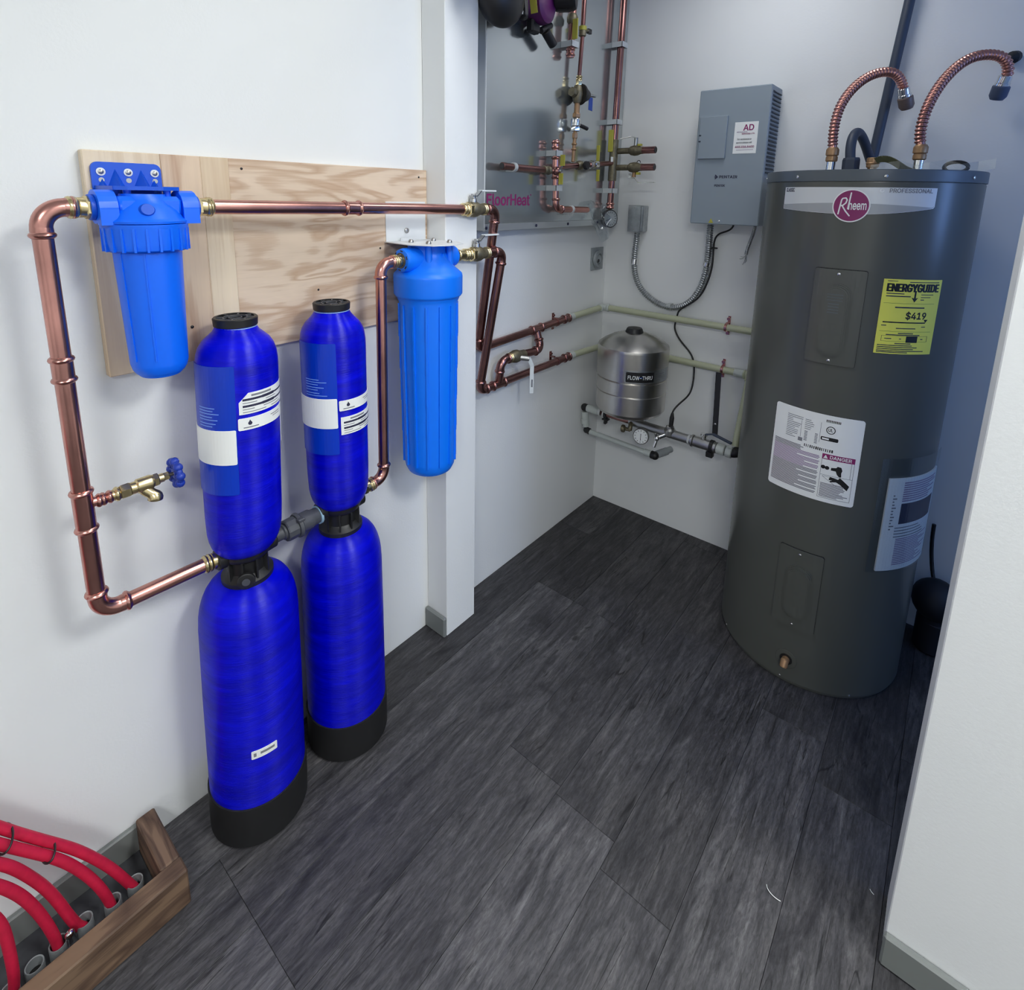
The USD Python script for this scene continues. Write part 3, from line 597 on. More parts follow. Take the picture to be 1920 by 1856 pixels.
    sl = t.part('spec_label', plate(0, 0, 0, 0, Polygon([(-25, zA-.042), (62, zA-.042), (62, zA+.003)] + ([(-12, zA+.003), (-25, zA-.016)] if side_label else [(-25, zA+.003)]))), 'label_white', 30, label='white specification label with dark bands')
    bands = []
    for z in (zA-.011, zA-.025): bands += [(-20, 8, z, .0045), (8, 30, z, .0055), (30, 58, z, .0035)]
    sl.part('print_band', U(cbars(bands, mid, r, .0014)), 'print_dark', False)
    sl.part('printed_text', U(cbars([(-8, 24, zA-.003, .004), (-20, 0, zA-.0180, .0015), (14, 34, zA-.0180, .0015), (-20, -4, zA-.0315, .0015), (10, 42, zA-.0315, .0015), (-20, 14, zA-.0375, .0015), (24, 48, zA-.0375, .0015)], mid, r, .0014)), 'print_grey', False, kind='stuff')
    ll = t.part('maker_label', plate(-27, 62, zB-.026, zB), 'label_white', 30, label='white maker label with a small drop emblem')
    dr = affinity.scale(Point(0, 0).buffer(.0040, 6).union(Polygon([(-.0034, .001), (.0034, .001), (0, .0075)])), math.degrees(1/r), 1, origin=(0, 0))
    ll.part('drop_emblem', U(cpoly(affinity.translate(dr, -11, zB-.012), mid, r, d0=.0014, d1=.0017)), 'print_dark', False)
    ll.part('printed_text', U(cbars([(-20, 1, zB-.0205, .0022), (22, 44, zB-.008, .0016), (26, 44, zB-.0125, .0013)], mid, r, .0014)), 'print_grey', False, kind='stuff')
    if side_label:
        t.part('side_label', U(crect(66, 92, .940, 1.010, mid, r, .003, d0=0, d1=.0012)), 'label_white', 30)
        q = t.part('serial_label', L(crect(-31, -2, .2395, .2605, base, rl*1.0, .002, d0=.0004, d1=.0012)), 'label_white', 30, label='small white serial sticker low on the tank')
        q.part('printed_text', L(cbars([(-21, -5, .251, .006), (-28.5, -25.5, .250, .009)], base, rl*1.0, .0013)), 'print_grey', False, kind='stuff')
    return t
tank('left royal blue treatment tank with a small white sticker near its base', (.1165, .4835), (.1165, .4985), (.1165, .5165), .0795, .1075, 1.236, (1.088, 1.038), True)
tank('right royal blue treatment tank behind the tall filter pipe', (.1165, .7405), (.1165, .7455), (.1165, .7475), .0765, .1050, 1.236, (.963, 1.008), False)

t = thing('pipe_union', 'dark grey plastic union joining the two blue tanks', 'pipe fitting', (.1165, .63, .692))
d = unit(V(0, 1, .035)); o = V(.1165, .562, .6905)
t.part('tail', cat(lathe([(.0155, 0), (.0155, .03)], o, d, 28), lathe([(.0155, 0), (.0185, .003), (.0185, .012)], o+d*.022, d, 28)), 'pvc_grey', 35)
t.part('nut', lathe([(.0245, 0), (.0265, .003), (.0265, .026), (.0245, .029)], o+d*.030, d, sides=12), 'pvc_grey', False)
t.part('collar', lathe([(.0285, 0), (.0305, .003), (.0305, .008), (.0285, .010)], o+d*.058, d, 32), 'pvc_grey', 35)
t.part('barrel', lathe([(.0240, 0), (.0240, .030), (.0205, .036), (.0195, .066)], o+d*.066, d, 32), 'pvc_grey', 35)
t.part('ear', bx(.131, .145, .615, .632, .713, .7215, .002), 'pvc_grey', False)
t.part('seal', lathe([(.0235, 0), (.0235, .006)], o+d*.117, d, 32), 'seal_pale_blue', 35)

# ------------------------------------------------------------------ kerb of boards, sleeves and red hoses, lower left
k_ = thing('floor_pit', 'dark square pit in the floor inside the wooden kerb', 'pit', (.09, 0, .001))
k_.part('base', bx(.014, .162, -.95, .249, .0003, .004), 'pit_concrete', False)
t = thing('wooden_kerb', 'low brown wooden kerb around the red hoses on the floor', 'kerb', (.18, .1, 0))
t.part('plank', bx(.014, .164, .250, .2875, .0005, .090, .003), 'crate_end_wood', False)
t.part('plank', bx(.1645, .2045, -1.0, .2885, .0005, .090, .003), 'crate_wood', False)
hp = []
sleeves = [(.095, .219, 'first grey floor sleeve from the kerb end, round a red hose'), (.101, .177, 'second grey floor sleeve from the kerb end, round a red hose'), (.090, .130, 'third grey floor sleeve from the kerb end, round a red hose'),
           (.097, .087, 'fourth grey floor sleeve from the kerb end, beside a silver clamp'), (.099, .050, 'empty grey floor sleeve, fifth from the kerb end'), (.112, .012, 'sixth grey floor sleeve from the kerb end, at the picture corner')]
for n_, (x, y, w_) in enumerate(sleeves):
    s = thing('pipe_sleeve', w_, 'pipe sleeve', (x, y, .004), 'grey floor sleeves'); zt = .030+.004*(n_ % 2)
    s.part('tube', lathe([(.0135, .0042), (.0152, .0045), (.0152, zt), (.0145, zt+.0012), (.0128, zt), (.0128, .008), (.0, .0075)], (x, y, 0), seg=28), 'sleeve_grey', 35)
    s.part('bore', lathe([(.0126, .0078), (.0126, .0086)], (x, y, 0), seg=24), 'black_plastic', 30)
hose_paths = [
    [(.094, .217, .012), (.090, .207, .038), (.087, .190, .084), (.083, .172, .125), (.080, .138, .193), (.077, .105, .246), (.073, .064, .310), (.069, .030, .366), (.062, -.03, .47), (.055, -.09, .62), (.045, -.11, .85), (.0, -.11, .95)],
    [(.100, .175, .012), (.099, .172, .036), (.095, .160, .087), (.091, .137, .152), (.090, .111, .208), (.088, .082, .256), (.086, .040, .322), (.080, -.01, .40), (.070, -.07, .50), (.060, -.125, .63), (.05, -.15, .85), (.0, -.15, .95)],
    [(.090, .128, .012), (.090, .118, .034), (.092, .101, .107), (.094, .084, .174), (.100, .064, .235), (.104, .045, .282), (.106, .018, .328), (.100, -.04, .41), (.088, -.10, .51), (.07, -.17, .66), (.055, -.195, .85), (.0, -.195, .95)],
    [(.097, .086, .012), (.099, .085, .043), (.102, .076, .105), (.108, .063, .168), (.114, .048, .222), (.120, .024, .280), (.122, -.01, .335), (.115, -.07, .42), (.10, -.14, .53), (.08, -.21, .68), (.06, -.24, .85), (.0, -.24, .95)],
    [(.113, .013, .012), (.117, .020, .050), (.121, .022, .094), (.124, .022, .151), (.126, .018, .205), (.128, 0, .262), (.125, -.04, .34), (.118, -.10, .43), (.10, -.19, .56), (.08, -.26, .70), (.06, -.29, .86), (.0, -.29, .95)],
]
hl = ['red hose rising from the sleeve nearest the kerb end', 'red hose rising from the second sleeve, tied to the first by a black strap', 'red hose rising from the third sleeve', 'red hose rising from the fourth sleeve beside a silver clamp', 'bright red hose at the bottom left corner of the photo']
for pth, l in zip(hose_paths, hl):
    t = thing('red_hose', l, 'hose', pth[0], 'red hoses in the floor kerb')
    t.part('hose', sweep(spline(pth, 80), .0088, 18), 'hose_red', 40)
def ring_strap(name, label, c, axis, rx, rz, w=.0035):
    t = thing(name, label, 'cable tie', c, 'black cable ties'); a, b, dd = frame(axis)
    pts = [V(*c)+a*rx*math.cos(q)+b*rz*math.sin(q) for q in np.linspace(0, 2*math.pi, 29)]
    t.part('strap', sweep(pts, w*.55, 8, False), 'black_cord', 40); t.part('tail', cyl(pts[4], pts[4]+V(.006, .004, -.022), .002, 8), 'black_cord'); return t
ring_strap('cable_tie', 'black cable tie round two red hoses above the kerb', (.0835, .098, .240), (-.02, -.55, .83), .025, .0125)
ring_strap('cable_tie', 'black cable tie round the red hoses at the left edge of the photo', (.080, .045, .325), (-.02, -.55, .83), .030, .0150)
t = thing('hose_clamp', 'small silver clamp between the red hoses inside the kerb', 'clamp', (.112, .103, .05))
t.part('knob', cat(ball((.113, .104, .052), .008), cyl((.112, .104, .03), (.113, .104, .05), .004, 12)), 'chrome', 40)

# ------------------------------------------------------------------ polished panel with pipework on the alcove's left wall
PX = .050
t = thing('metal_panel', 'polished grey metal panel with purple lettering on the alcove wall', 'panel', (0, 1.8, 1.38))
t.part('face', bx(.0465, PX, 1.376, 2.2775, 1.402, 2.46, .0006), 'panel_metal', False)
t.part('side_return', bx(.0005, .0462, 1.3745, 1.3765, 1.380, 2.46), 'panel_edge', False)
t.part('edge_trim', bx(.046, .0508, 1.3735, 1.3762, 1.39, 2.46, .0006), 'bracket_white', False)
t.part('bottom_flange', bx(.0405, .0505, 1.376, 2.2775, 1.378, 1.4018, .0006), 'panel_edge', False)
for y, z in ((1.382, 1.389), (1.66, 1.390), (1.872, 1.390), (2.10, 1.390)): t.part('rivet', screw((.0508, y, z), (1, 0, 0), .0055), 'print_dark')
t.part('lettering', text('FloorHeat', .0365, (PX+.0002, 1.384, 1.4645), (0, 1, 0), (0, 0, 1), width=.232, bold=True), 'print_magenta', False, label='purple FloorHeat lettering')
t.part('trademark_dot', cyl((PX, 1.6225, 1.5005), (PX+.0008, 1.6225, 1.5005), .0028, 12), 'print_magenta', False)

def strap(t, y, z, x=.080, r=.012, name='pipe_strap'):
    """White strap holding a vertical pipe off the panel."""
    return t.part(name, cat(bx(PX+.0005, x+r+.003, y-r-.006, y-r-.003, z-.010, z+.010), bx(x+r+.0005, x+r+.0035, y-r-.006, y+r+.006, z-.010, z+.010), bx(PX+.0005, x+r+.003, y+r+.003, y+r+.006, z-.010, z+.010)), 'clip_white', False, label='white pipe strap')
X = .080; r = .0118
t = thing('copper_pipe', 'copper stand pipe with an elbow pointing right low on the metal panel', 'pipe', (X, 1.735, 1.45))
t.part('pipe', cyl((X, 1.7275, 1.690), (X, 1.739, 1.478), r, 24, 0), 'copper')
t.part('cap', cat(lathe([(r, -.03), (r*1.1, -.028), (r*1.1, 0), (r*.9, .004)], (X, 1.727, 1.696), (0, 0, 1), 24), bead((X, 1.727, 1.690), (0, 0, 1), r*1.1), bead((X, 1.727, 1.672), (0, 0, 1), r*1.1)), 'copper', 35)
t.part('tee', cat(sleeve((X, 1.7295, 1.640), (X, 1.7335, 1.560), r), cyl((X, 1.731, 1.598), (X, 1.760, 1.606), r*1.05, 20)), 'copper')
t.part('elbow', elbow((X, 1.741, 1.449), (X, 1.739, 1.60), (X, 1.9, 1.447), r, .026, .016), 'copper')
t.part('pipe', cyl((X, 1.782, 1.4487), (X, 1.965, 1.446), r*1.05, 24, .0005), 'copper')
strap(t, 1.7290, 1.652, r=.0135); strap(t, 1.736, 1.527, r=.0135)
t.part('pipe_clip', cat(lathe([(r*1.1, 0), (r*1.3, .001), (r*1.3, .012), (r*1.1, .013)], (X, 1.84, 1.448), (0, 1, 0), 20), bx(PX+.0005, X, 1.838, 1.852, 1.425, 1.431)), 'clip_white', False)
t = thing('copper_pipe', 'copper pipe with an open left end beside the purple lettering', 'pipe', (X, 1.55, 1.59))
t.part('pipe', cat(cyl((X, 1.425, 1.5915), (X, 1.665, 1.5895), r, 24, 0), lathe([(r, 0), (r*1.08, .001), (r*1.08, .018), (r, .019)], (X, 1.424, 1.5915), (0, 1, 0), 24)), 'copper_dark')
t.part('bore', cyl((X, 1.4225, 1.5915), (X, 1.4245, 1.5915), r*.88, 20), 'black_plastic')
t.part('fitting', cat(sleeve((X, 1.655, 1.5895), (X, 1.690, 1.5895), r), hexnut((X, 1.688, 1.5895), (X, 1.702, 1.59), .014)), 'bronze', 30)
t.part('pipe_clip', cat(lathe([(r*1.1, 0), (r*1.3, .001), (r*1.3, .014), (r*1.1, .015)], (X, 1.478, 1.591), (0, 1, .0), 20), bx(PX+.0005, X, 1.478, 1.492, 1.575, 1.581)), 'clip_white', False)
t = thing('small_valve', 'small ball valve with yellow lever in the middle of the stand pipe', 'valve', (.10, 1.712, 1.59))
t.part('body', cat(ball((.098, 1.714, 1.588), .0165), cyl((.083, 1.702, 1.5895), (.10, 1.712, 1.588), .011)), 'copper_dark', 40)
t.part('stem', cat(cyl((.112, 1.713, 1.589), (.120, 1.713, 1.590), .006, 14), bar((.121, 1.700, 1.594), (.121, 1.716, 1.606), .006, .003, up=(1, 0, 0))), 'chrome', 30)
t.part('lever', cat(bx(.112, .132, 1.712, 1.716, 1.606, 1.645, .001), bx(.110, .128, 1.7095, 1.7135, 1.540, 1.580, .001)), 'yellow_plastic', False, label='yellow lever')

t = thing('cross_pipe', 'dark horizontal pipe between the stand pipe and the right manifold', 'pipe', (X, 1.95, 1.62))
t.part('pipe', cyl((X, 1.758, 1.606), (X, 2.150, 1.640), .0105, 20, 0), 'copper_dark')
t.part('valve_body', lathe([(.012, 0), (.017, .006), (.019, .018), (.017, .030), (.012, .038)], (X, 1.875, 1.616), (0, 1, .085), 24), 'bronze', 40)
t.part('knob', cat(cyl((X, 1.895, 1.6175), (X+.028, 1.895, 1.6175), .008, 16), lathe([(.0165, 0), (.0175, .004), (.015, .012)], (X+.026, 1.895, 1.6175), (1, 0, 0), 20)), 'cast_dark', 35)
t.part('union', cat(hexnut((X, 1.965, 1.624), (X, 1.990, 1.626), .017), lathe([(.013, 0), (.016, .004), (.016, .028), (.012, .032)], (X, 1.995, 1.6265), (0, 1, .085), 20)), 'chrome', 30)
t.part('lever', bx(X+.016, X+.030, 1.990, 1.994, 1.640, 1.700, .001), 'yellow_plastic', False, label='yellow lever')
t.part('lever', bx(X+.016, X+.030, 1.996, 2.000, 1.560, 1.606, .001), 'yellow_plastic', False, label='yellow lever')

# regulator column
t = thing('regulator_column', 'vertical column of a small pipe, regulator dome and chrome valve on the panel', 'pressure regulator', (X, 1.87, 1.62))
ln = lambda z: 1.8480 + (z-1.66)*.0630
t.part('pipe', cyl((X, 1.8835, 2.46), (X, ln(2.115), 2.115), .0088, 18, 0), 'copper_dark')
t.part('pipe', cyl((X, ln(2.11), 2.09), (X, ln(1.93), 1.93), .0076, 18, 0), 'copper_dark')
g = t.part('valve', cat(lathe([(.009, 0), (.0135, .003), (.0135, .018), (.0125, .034), (.009, .040)], (X, ln(2.10), 2.082), (0, 0, 1), 20), cyl((X, ln(2.1), 2.11), (X+.005, ln(2.1)+.034, 2.108), .0055, 14)), 'bronze', 35)
g.part('handle', bx(X-.002, X+.010, ln(2.1)+.028, ln(2.1)+.050, 2.100, 2.117, .001), 'cast_dark', False)
g.part('tag', lathe([(.0145, 0), (.0145, .014)], (X, ln(2.1), 2.104), (0, 0, 1), 20), 'yellow_plastic', 30)
t.part('adapter', cat(sleeve((X, ln(1.945), 1.945), (X, ln(1.93), 1.925), .0082), hexnut((X, ln(1.925), 1.928), (X, ln(1.91), 1.908), .0125)), 'brass', 30)
b = t.part('body', cat(lathe([(.014, 0), (.018, .01), (.022, .03), (.018, .052), (.0135, .064)], (X, ln(1.845), 1.845), (0, 0, 1), 28), cyl((X, ln(1.88)-.035, 1.880), (X, ln(1.88), 1.880), .014, 22), hexnut((X, ln(1.88)-.045, 1.880), (X, ln(1.88)-.028, 1.880), .018)), 'bronze', 40)
b.part('dome', lathe([(.036, 0), (.038, .002), (.038, .006), (.030, .008), (.027, .022), (.018, .040), (.010, .046)], (X+.005, ln(1.88)+.006, 1.877), (.25, 1, 0), 32), 'cast_dark', 40)
b.part('adjuster', cyl((X+.016, ln(1.88)+.052, 1.879), (X+.024, ln(1.88)+.085, 1.879), .0055, 14), 'steel_grey')
t.part('hang_tag', bar((X+.022, ln(1.86)+.058, 1.872), (X+.030, ln(1.82)+.048, 1.822), .020, .0015, up=(1, -.3, 0)), 'blue_tag', False, label='small blue hang tag')
t.part('union', cat(cyl((X, ln(1.85), 1.848), (X, ln(1.81), 1.808), .0105), hexnut((X, ln(1.808), 1.808), (X, ln(1.795), 1.792), .016)), 'tan_brass', 30)
v = t.part('chrome_valve', cat(lathe([(.0165, 0), (.0185, .003), (.0185, .024), (.0165, .028)], (X, ln(1.760), 1.760), (0, 0, 1), 28), hexnut((X, ln(1.758), 1.742), (X, ln(1.76), 1.760), .0175)), 'chrome', 35)
v.part('lever', cat(cyl((X, ln(1.765), 1.770), (X+.006, ln(1.765)+.035, 1.764), .007, 14), cyl((X+.006, ln(1.765)+.033, 1.764), (X+.012, ln(1.765)+.065, 1.757), .0075, 14)), 'cast_dark', 35)
t.part('nipple', cat(cyl((X, ln(1.742), 1.744), (X, ln(1.63), 1.628), .0072, 16), hexnut((X, ln(1.735), 1.735), (X, ln(1.72), 1.716), .0115), bead((X, ln(1.695), 1.695), (0, 0, 1), .0075), bead((X, ln(1.675), 1.675), (0, 0, 1), .0075)), 'tan_brass', 30)

# stub pipe with a yellow lever at the top
t = thing('copper_pipe', 'short capped copper pipe with yellow lever below the purple pump', 'pipe', (X, 1.80, 1.99))
y0 = lambda z: 1.800 + (z-2.0)*.05
t.part('pipe', cyl((X, y0(2.46), 2.46), (X, y0(2.0), 2.005), .0125, 20, 0), 'copper')
t.part('cap', cat(lathe([(.0135, 0), (.0145, .003), (.0145, .034), (.0125, .036)], (X, y0(2.0), 1.995), (0, 0, 1), 24), bead((X, y0(2.0), 2.004), (0, 0, 1), .0145), bead((X, y0(2.0), 2.022), (0, 0, 1), .0145)), 'copper', 35)
t.part('valve', lathe([(.014, 0), (.019, .006), (.020, .022), (.014, .034)], (X, y0(2.1), 2.110), (0, 0, 1), 24), 'bronze', 40)
t.part('lever', bx(X+.014, X+.036, y0(2.07)-.018, y0(2.07)-.014, 2.052, 2.120, .001), 'yellow_plastic', False, label='yellow lever')
strap(t, y0(2.04), 2.040, r=.016)

# circulator pump at the panel's top
t = thing('circulator_pump', 'purple circulator pump with dark cast flanges at the panel top', 'pump', (.11, 1.58, 2.10))
t.part('volute', lathe([(.035, 0), (.052, .008), (.058, .030), (.054, .056), (.040, .066)], (.070, 1.580, 2.110), (1, .12, 0), 36), 'purple_paint', 40)
m = t.part('motor', lathe([(.044, 0), (.046, .004), (.046, .060), (.040, .070)], (.120, 1.640, 2.150), (1, .5, 0), 36), 'black_plastic', 40)
for k in range(10):
    a = k*math.pi/5; e1, e2, dd = frame((1, .5, 0)); q = V(.148, 1.654, 2.15)+(e1*math.cos(a)+e2*math.sin(a))*.045; m.part('fin', bar(q-dd*.02, q+dd*.02, .004, .006, up=e1*math.cos(a)+e2*math.sin(a)), 'black_plastic', False)
f = t.part('flange', trimesh.convex.convex_hull(np.vstack([lathe([(.034, 0), (.034, .014)], (.098, 1.462, 2.100), (0, 1, .15), 20).vertices, lathe([(.016, 0), (.016, .014)], (.120, 1.460, 2.052), (0, 1, .15), 16).vertices, lathe([(.016, 0), (.016, .014)], (.085, 1.464, 2.160), (0, 1, .15), 16).vertices])), 'cast_dark', 35)
f.part('bolt', hexnut((.122, 1.446, 2.054), (.122, 1.458, 2.055), .0105), 'chrome', False)
t.part('neck', cyl((.095, 1.474, 2.102), (.085, 1.560, 2.11), .034, 24), 'purple_paint')
t.part('lower_leg', cat(bx(.07, .10, 1.545, 1.590, 2.025, 2.070, .006), cyl((.092, 1.625, 2.045), (.092, 1.675, 2.010), .016, 16), cyl((.092, 1.60, 2.04), (.092, 1.655, 2.07), .011, 14)), 'cast_dark', 35)
t.part('yellow_tag', bar((.135, 1.492, 2.125), (.140, 1.500, 2.062), .022, .003, up=(.3, -1, 0)), 'yellow_plastic', False)
t = thing('air_separator', 'dark rounded cast vessel at the top left of the panel', 'vessel', (.11, 1.37, 2.07))
t.part('vessel', ball((.112, 1.368, 2.085), .092, (.62, 1.0, .98), 3), 'cast_dark', 40)
t.part('pipe', cyl((.100, 1.42, 2.105), (.098, 1.464, 2.10), .030, 24), 'cast_dark')

# right-hand pipe with twin valves and a gauge
t = thing('copper_pipe', 'tall copper pipe in the alcove corner feeding two side valves', 'pipe', (.08, 2.165, 1.45))
yl = lambda z: 2.152 + (z-1.45)*.027
t.part('pipe', cyl((X, yl(2.46), 2.46), (X, yl(1.70), 1.72), .0142, 24, 0), 'copper_dark')
t.part('manifold', cat(lathe([(.0165, 0), (.018, .003), (.018, .168), (.0165, .171)], (X, yl(1.57), 1.566), (0, .027, 1), 28)), 'bronze', 35)
t.part('pipe', cyl((X, yl(1.58), 1.570), (X, yl(1.46), 1.462), .0135, 24, 0), 'copper_dark')
t.part('sleeve', sleeve((X, yl(1.47), 1.474), (X, yl(1.455), 1.448), .0135), 'copper')
for z in (2.113, 1.808): strap(t, yl(z), z, r=.016)
strap(t, yl(1.525), 1.525, r=.015)
t.part('white_tag', bx(X+.006, X+.0085, yl(1.65)-.032, yl(1.65)-.015, 1.632, 1.665), 'label_white', False)
t.part('yellow_lever', bx(X-.014, X+.010, yl(1.74)-.030, yl(1.74)-.026, 1.685, 1.775, .002), 'yellow_plastic', False, label='yellow lever')
for n_, (z, up) in enumerate(((1.690, 1), (1.622, -1))):
    y = 2.165
    q = thing('ball_valve', ('upper of two bronze stub valves sticking out beside the gauge pipe', 'lower of two bronze stub valves, its silver lever hanging below')[n_], 'valve', (.16, y, z))
    q.part('branch', cyl((.096, y, z), (.155, y, z), .0125, 22), 'bronze')
    q.part('body', lathe([(.0125, 0), (.0185, .008), (.0215, .024), (.0205, .038), (.015, .052), (.015, .062)], (.150, y, z), (1, 0, 0), 28), 'bronze', 40)
    q.part('stub', cat(cyl((.208, y, z), (.268, y, z), .0142, 24, .0008)), 'copper_dark')
    q.part('bore', cyl((.2672, y, z), (.2688, y, z), .0125, 20), 'black_plastic')
    if up > 0:
        q.part('stem', cyl((.178, y, z+.018), (.178, y, z+.052), .008, 16), 'steel_grey')
        q.part('lever', cat(bar((.184, y-.004, z+.050), (.160, y-.010, z+.056), .015, .003), bar((.162, y-.010, z+.056), (.120, y-.030, z+.046), .020, .003)), 'steel_grey', False)
        q.part('tag', bx(.190, .204, y-.008, y+.008, z+.018, z+.026), 'yellow_plastic', False)
    else:
        q.part('stem', cat(cyl((.178, y, z-.020), (.178, y, z-.040), .008, 16)), 'tan_brass')
        q.part('lever', cat(bar((.165, y-.012, z-.025), (.166, y-.012, z-.042), .012, .0025, up=(0, 1, 0)), bar((.164, y-.012, z-.042), (.190, y-.012, z-.044), .012, .003), bar((.189, y-.012, z-.043), (.206, y-.012, z-.062), .012, .003), bar((.205, y-.012, z-.062), (.282, y-.018, z-.062), .012, .003)), 'chrome', False, label='silver lever')
        q.part('tag', bx(.190, .204, y-.008, y+.008, z-.030, z-.020), 'yellow_plastic', False)
        q.part('ring', sweep([V(.196, y, z+.018)+V(.008*math.cos(a), 0, .010*math.sin(a)) for a in np.linspace(0, math.pi, 9)], .0015, 8), 'black_cord')
t = thing('pressure_gauge', 'round pressure gauge with a black case under the corner pipe', 'pressure gauge', (.085, 2.15, 1.405))
gd, go = unit(V(.93, -.38, .04)), V(.070, 2.151, 1.406)
t.part('case', lathe([(.036, 0), (.0385, .003), (.0385, .022), (.0365, .024), (.035, .024), (.035, .0215)], go, gd, 40), 'black_plastic', 35)
t.part('dial', lathe([(.0350, .0216), (.0350, .0222)], go, gd, 40), 'clip_white', False)
e1, e2, _ = frame(gd); t.part('needle', bar(go+gd*.0228, go+gd*.0228+e1*.024+e2*.010, .002, .001, up=gd), 'print_black', False)
t.part('marks', cat([bar(go+gd*.0226+(e1*math.cos(a)+e2*math.sin(a))*.024, go+gd*.0226+(e1*math.cos(a)+e2*math.sin(a))*.030, .002, .0006, up=gd) for a in np.linspace(.8, 5.5, 13)]), 'print_black', False)
t.part('glass', lathe([(.0345, .0236), (.0345, .0242)], go, gd, 40), 'gauge_glass', 30)
t.part('socket', hexnut((.080, 2.152, 1.440), (.080, 2.152, 1.452), .010), 'bronze', False)

# crumpled clear film hanging from the open copper end
def film():
    rng = np.random.default_rng(3); n, m_ = 13, 17; u, w = np.meshgrid(np.linspace(0, 1, n), np.linspace(0, 1, m_), indexing='ij')
    P = np.stack([.068+.055*u+.020*(meshkit.noise(np.stack([u*6, w*7, u*0], -1), 2)-.5), 1.985+.13*w+.03*(meshkit.noise(np.stack([u*4, w*5, u*0+3], -1), 4)-.5)-.03*u, 1.475-.155*u*(.6+.4*np.sin(w*3.1))+.02*(meshkit.noise(np.stack([u*6, w*6, u*0+9], -1), 6)-.5)], -1).reshape(-1, 3)
    f = []
    for i in range(n-1):
        for j in range(m_-1): a = i*m_+j; f += [(a, a+1, a+m_+1), (a, a+m_+1, a+m_)]
    return trimesh.Trimesh(P, np.array(f), process=False)
t = thing('plastic_film', 'crumpled clear plastic film hanging left of the pressure gauge', 'plastic film', (.09, 2.05, 1.32))
fm = film(); fm2 = fm.copy(); fm2.vertices = fm2.vertices + [.0006, 0, 0]; fm2.invert(); t.part('sheet', cat(fm, fm2), 'clear_film', 60)

# round socket on the left wall
t = thing('wall_socket', 'round grey socket on a square plate low on the alcove wall corner', 'socket', (0, 2.194, 1.17))
t.part('plate', bx(.0005, .006, 2.143, 2.246, 1.171, 1.273, .002), 'outlet_grey', False)
t.part('ring', lathe([(.038, 0), (.040, .003), (.036, .010), (.026, .012), (.025, .004), (.018, .004), (.017, .012), (.013, .012)], (.006, 2.192, 1.220), (1, 0, 0), 40), 'outlet_grey', 30)
t.part('hole', cyl((.017, 2.184, 1.214), (.0188, 2.184, 1.214), .008, 16), 'black_plastic')

# ------------------------------------------------------------------ back wall: junction box, conduit, control box, cables
t = thing('junction_box', 'small galvanized electrical box on the back wall', 'electrical box', (.165, D, 1.35))
t.part('box', bx(.131, .201, D-.050, D-.0005, 1.352, 1.464, .003), 'zinc', False)
t.part('cover', bx(.130, .190, D-.053, D-.0505, 1.351, 1.465, .001), 'zinc', False)
for z in (1.362, 1.455): t.part('screw', screw((.160, D-.053, z), (0, -1, 0), .003), 'steel_grey')
def corrug(path, n, r, amp, pitch, seg=16):
    p = spline(path, n); L = np.linalg.norm(np.diff(p, axis=0), axis=1).sum(); s = np.linspace(0, L, n)
    return sweep(p, r*(1+amp*np.sin(2*np.pi*s/pitch)), seg)
t = thing('armoured_conduit', 'loop of metal flex conduit from the junction box to the control box', 'conduit', (.34, D-.02, 1.03))
cpath = [(.168, D-.030, 1.352), (.163, D-.028, 1.28), (.160, D-.024, 1.21), (.178, D-.020, 1.130), (.235, D-.018, 1.068), (.330, D-.018, 1.034), (.415, D-.018, 1.062), (.468, D-.020, 1.145), (.487, D-.026, 1.24), (.494, D-.045, 1.33), (.498, D-.058, 1.404)]
t.part('conduit', corrug(cpath, 620, .0118, .13, .0095), 'zinc', 60)
for p_, q_ in (((.1605, D-.0245, 1.232), (.161, D-.0245, 1.205)), ((.484, D-.0252, 1.228), (.487, D-.026, 1.246))): t.part('connector', cyl(p_, q_, .0150, 20), 'chrome')
t.part('clip', bx(.328, .346, D-.034, D-.0005, 1.040, 1.050), 'clip_white', False)

t = thing('control_box', 'grey electrical control box with a louvred side on the back wall', 'control box', (.568, D, 1.404))
F = D-.128; Bx = t.part('body', bx(.440, .6965, F, D-.0005, 1.404, 1.898, .003), 'cabinet_grey', False)
dr = t.part('door', bx(.452, .5545, F-.010, F-.0003, 1.648, 1.801, .0012), 'cabinet_grey', False)
for z in (1.712, 1.734): dr.part('latch', bx(.452, .460, F-.0116, F-.010, z-.0025, z+.0025), 'cabinet_dark', False)
for k in range(21):
    z = 1.880-k*.0140; t.part('louvre', trimesh.convex.convex_hull(V(*[(.6966, y, zz) for y in (F+.014, D-.018) for zz in (z, z-.007)] + [(.7030, y, z-.006) for y in (F+.017, D-.021)] + [(.7030, y, z-.0073) for y in (F+.017, D-.021)])), 'cabinet_dark', False)
st = t.part('sticker', bx(.580, .6625, F-.0010, F-.0003, 1.664, 1.775, .0002), 'label_white', False, label='white service sticker with magenta letters')
R_, U_ = (1, 0, 0), (0, 0, 1); Y = F-.0011
tx = lambda s, h, x, z, m, w=None, al=0., bold=True, p=st: p.part('lettering', text(s, h, (x, Y, z), R_, U_, width=w, align=al, bold=bold), m, False)
tx('AD', .020, .611, 1.7455, 'print_magenta', .037)
tx('MECHANICAL', .0036, .589, 1.7385, 'print_lilac', .038); tx('SERVICES LTD.', .0045, .607, 1.7315, 'print_magenta', .046)
tx('For assistance or', .0062, .593, 1.7120, 'print_grey', .050); tx('service please call:', .0062, .590, 1.7000, 'print_grey', .056)
tx('403.236.5400', .0072, .587, 1.6845, 'print_magenta', .067)
st.part('rule', bx(.592, .652, Y-.0004, Y, 1.6765, 1.6780), 'print_lilac', False)
Y = F-.0003
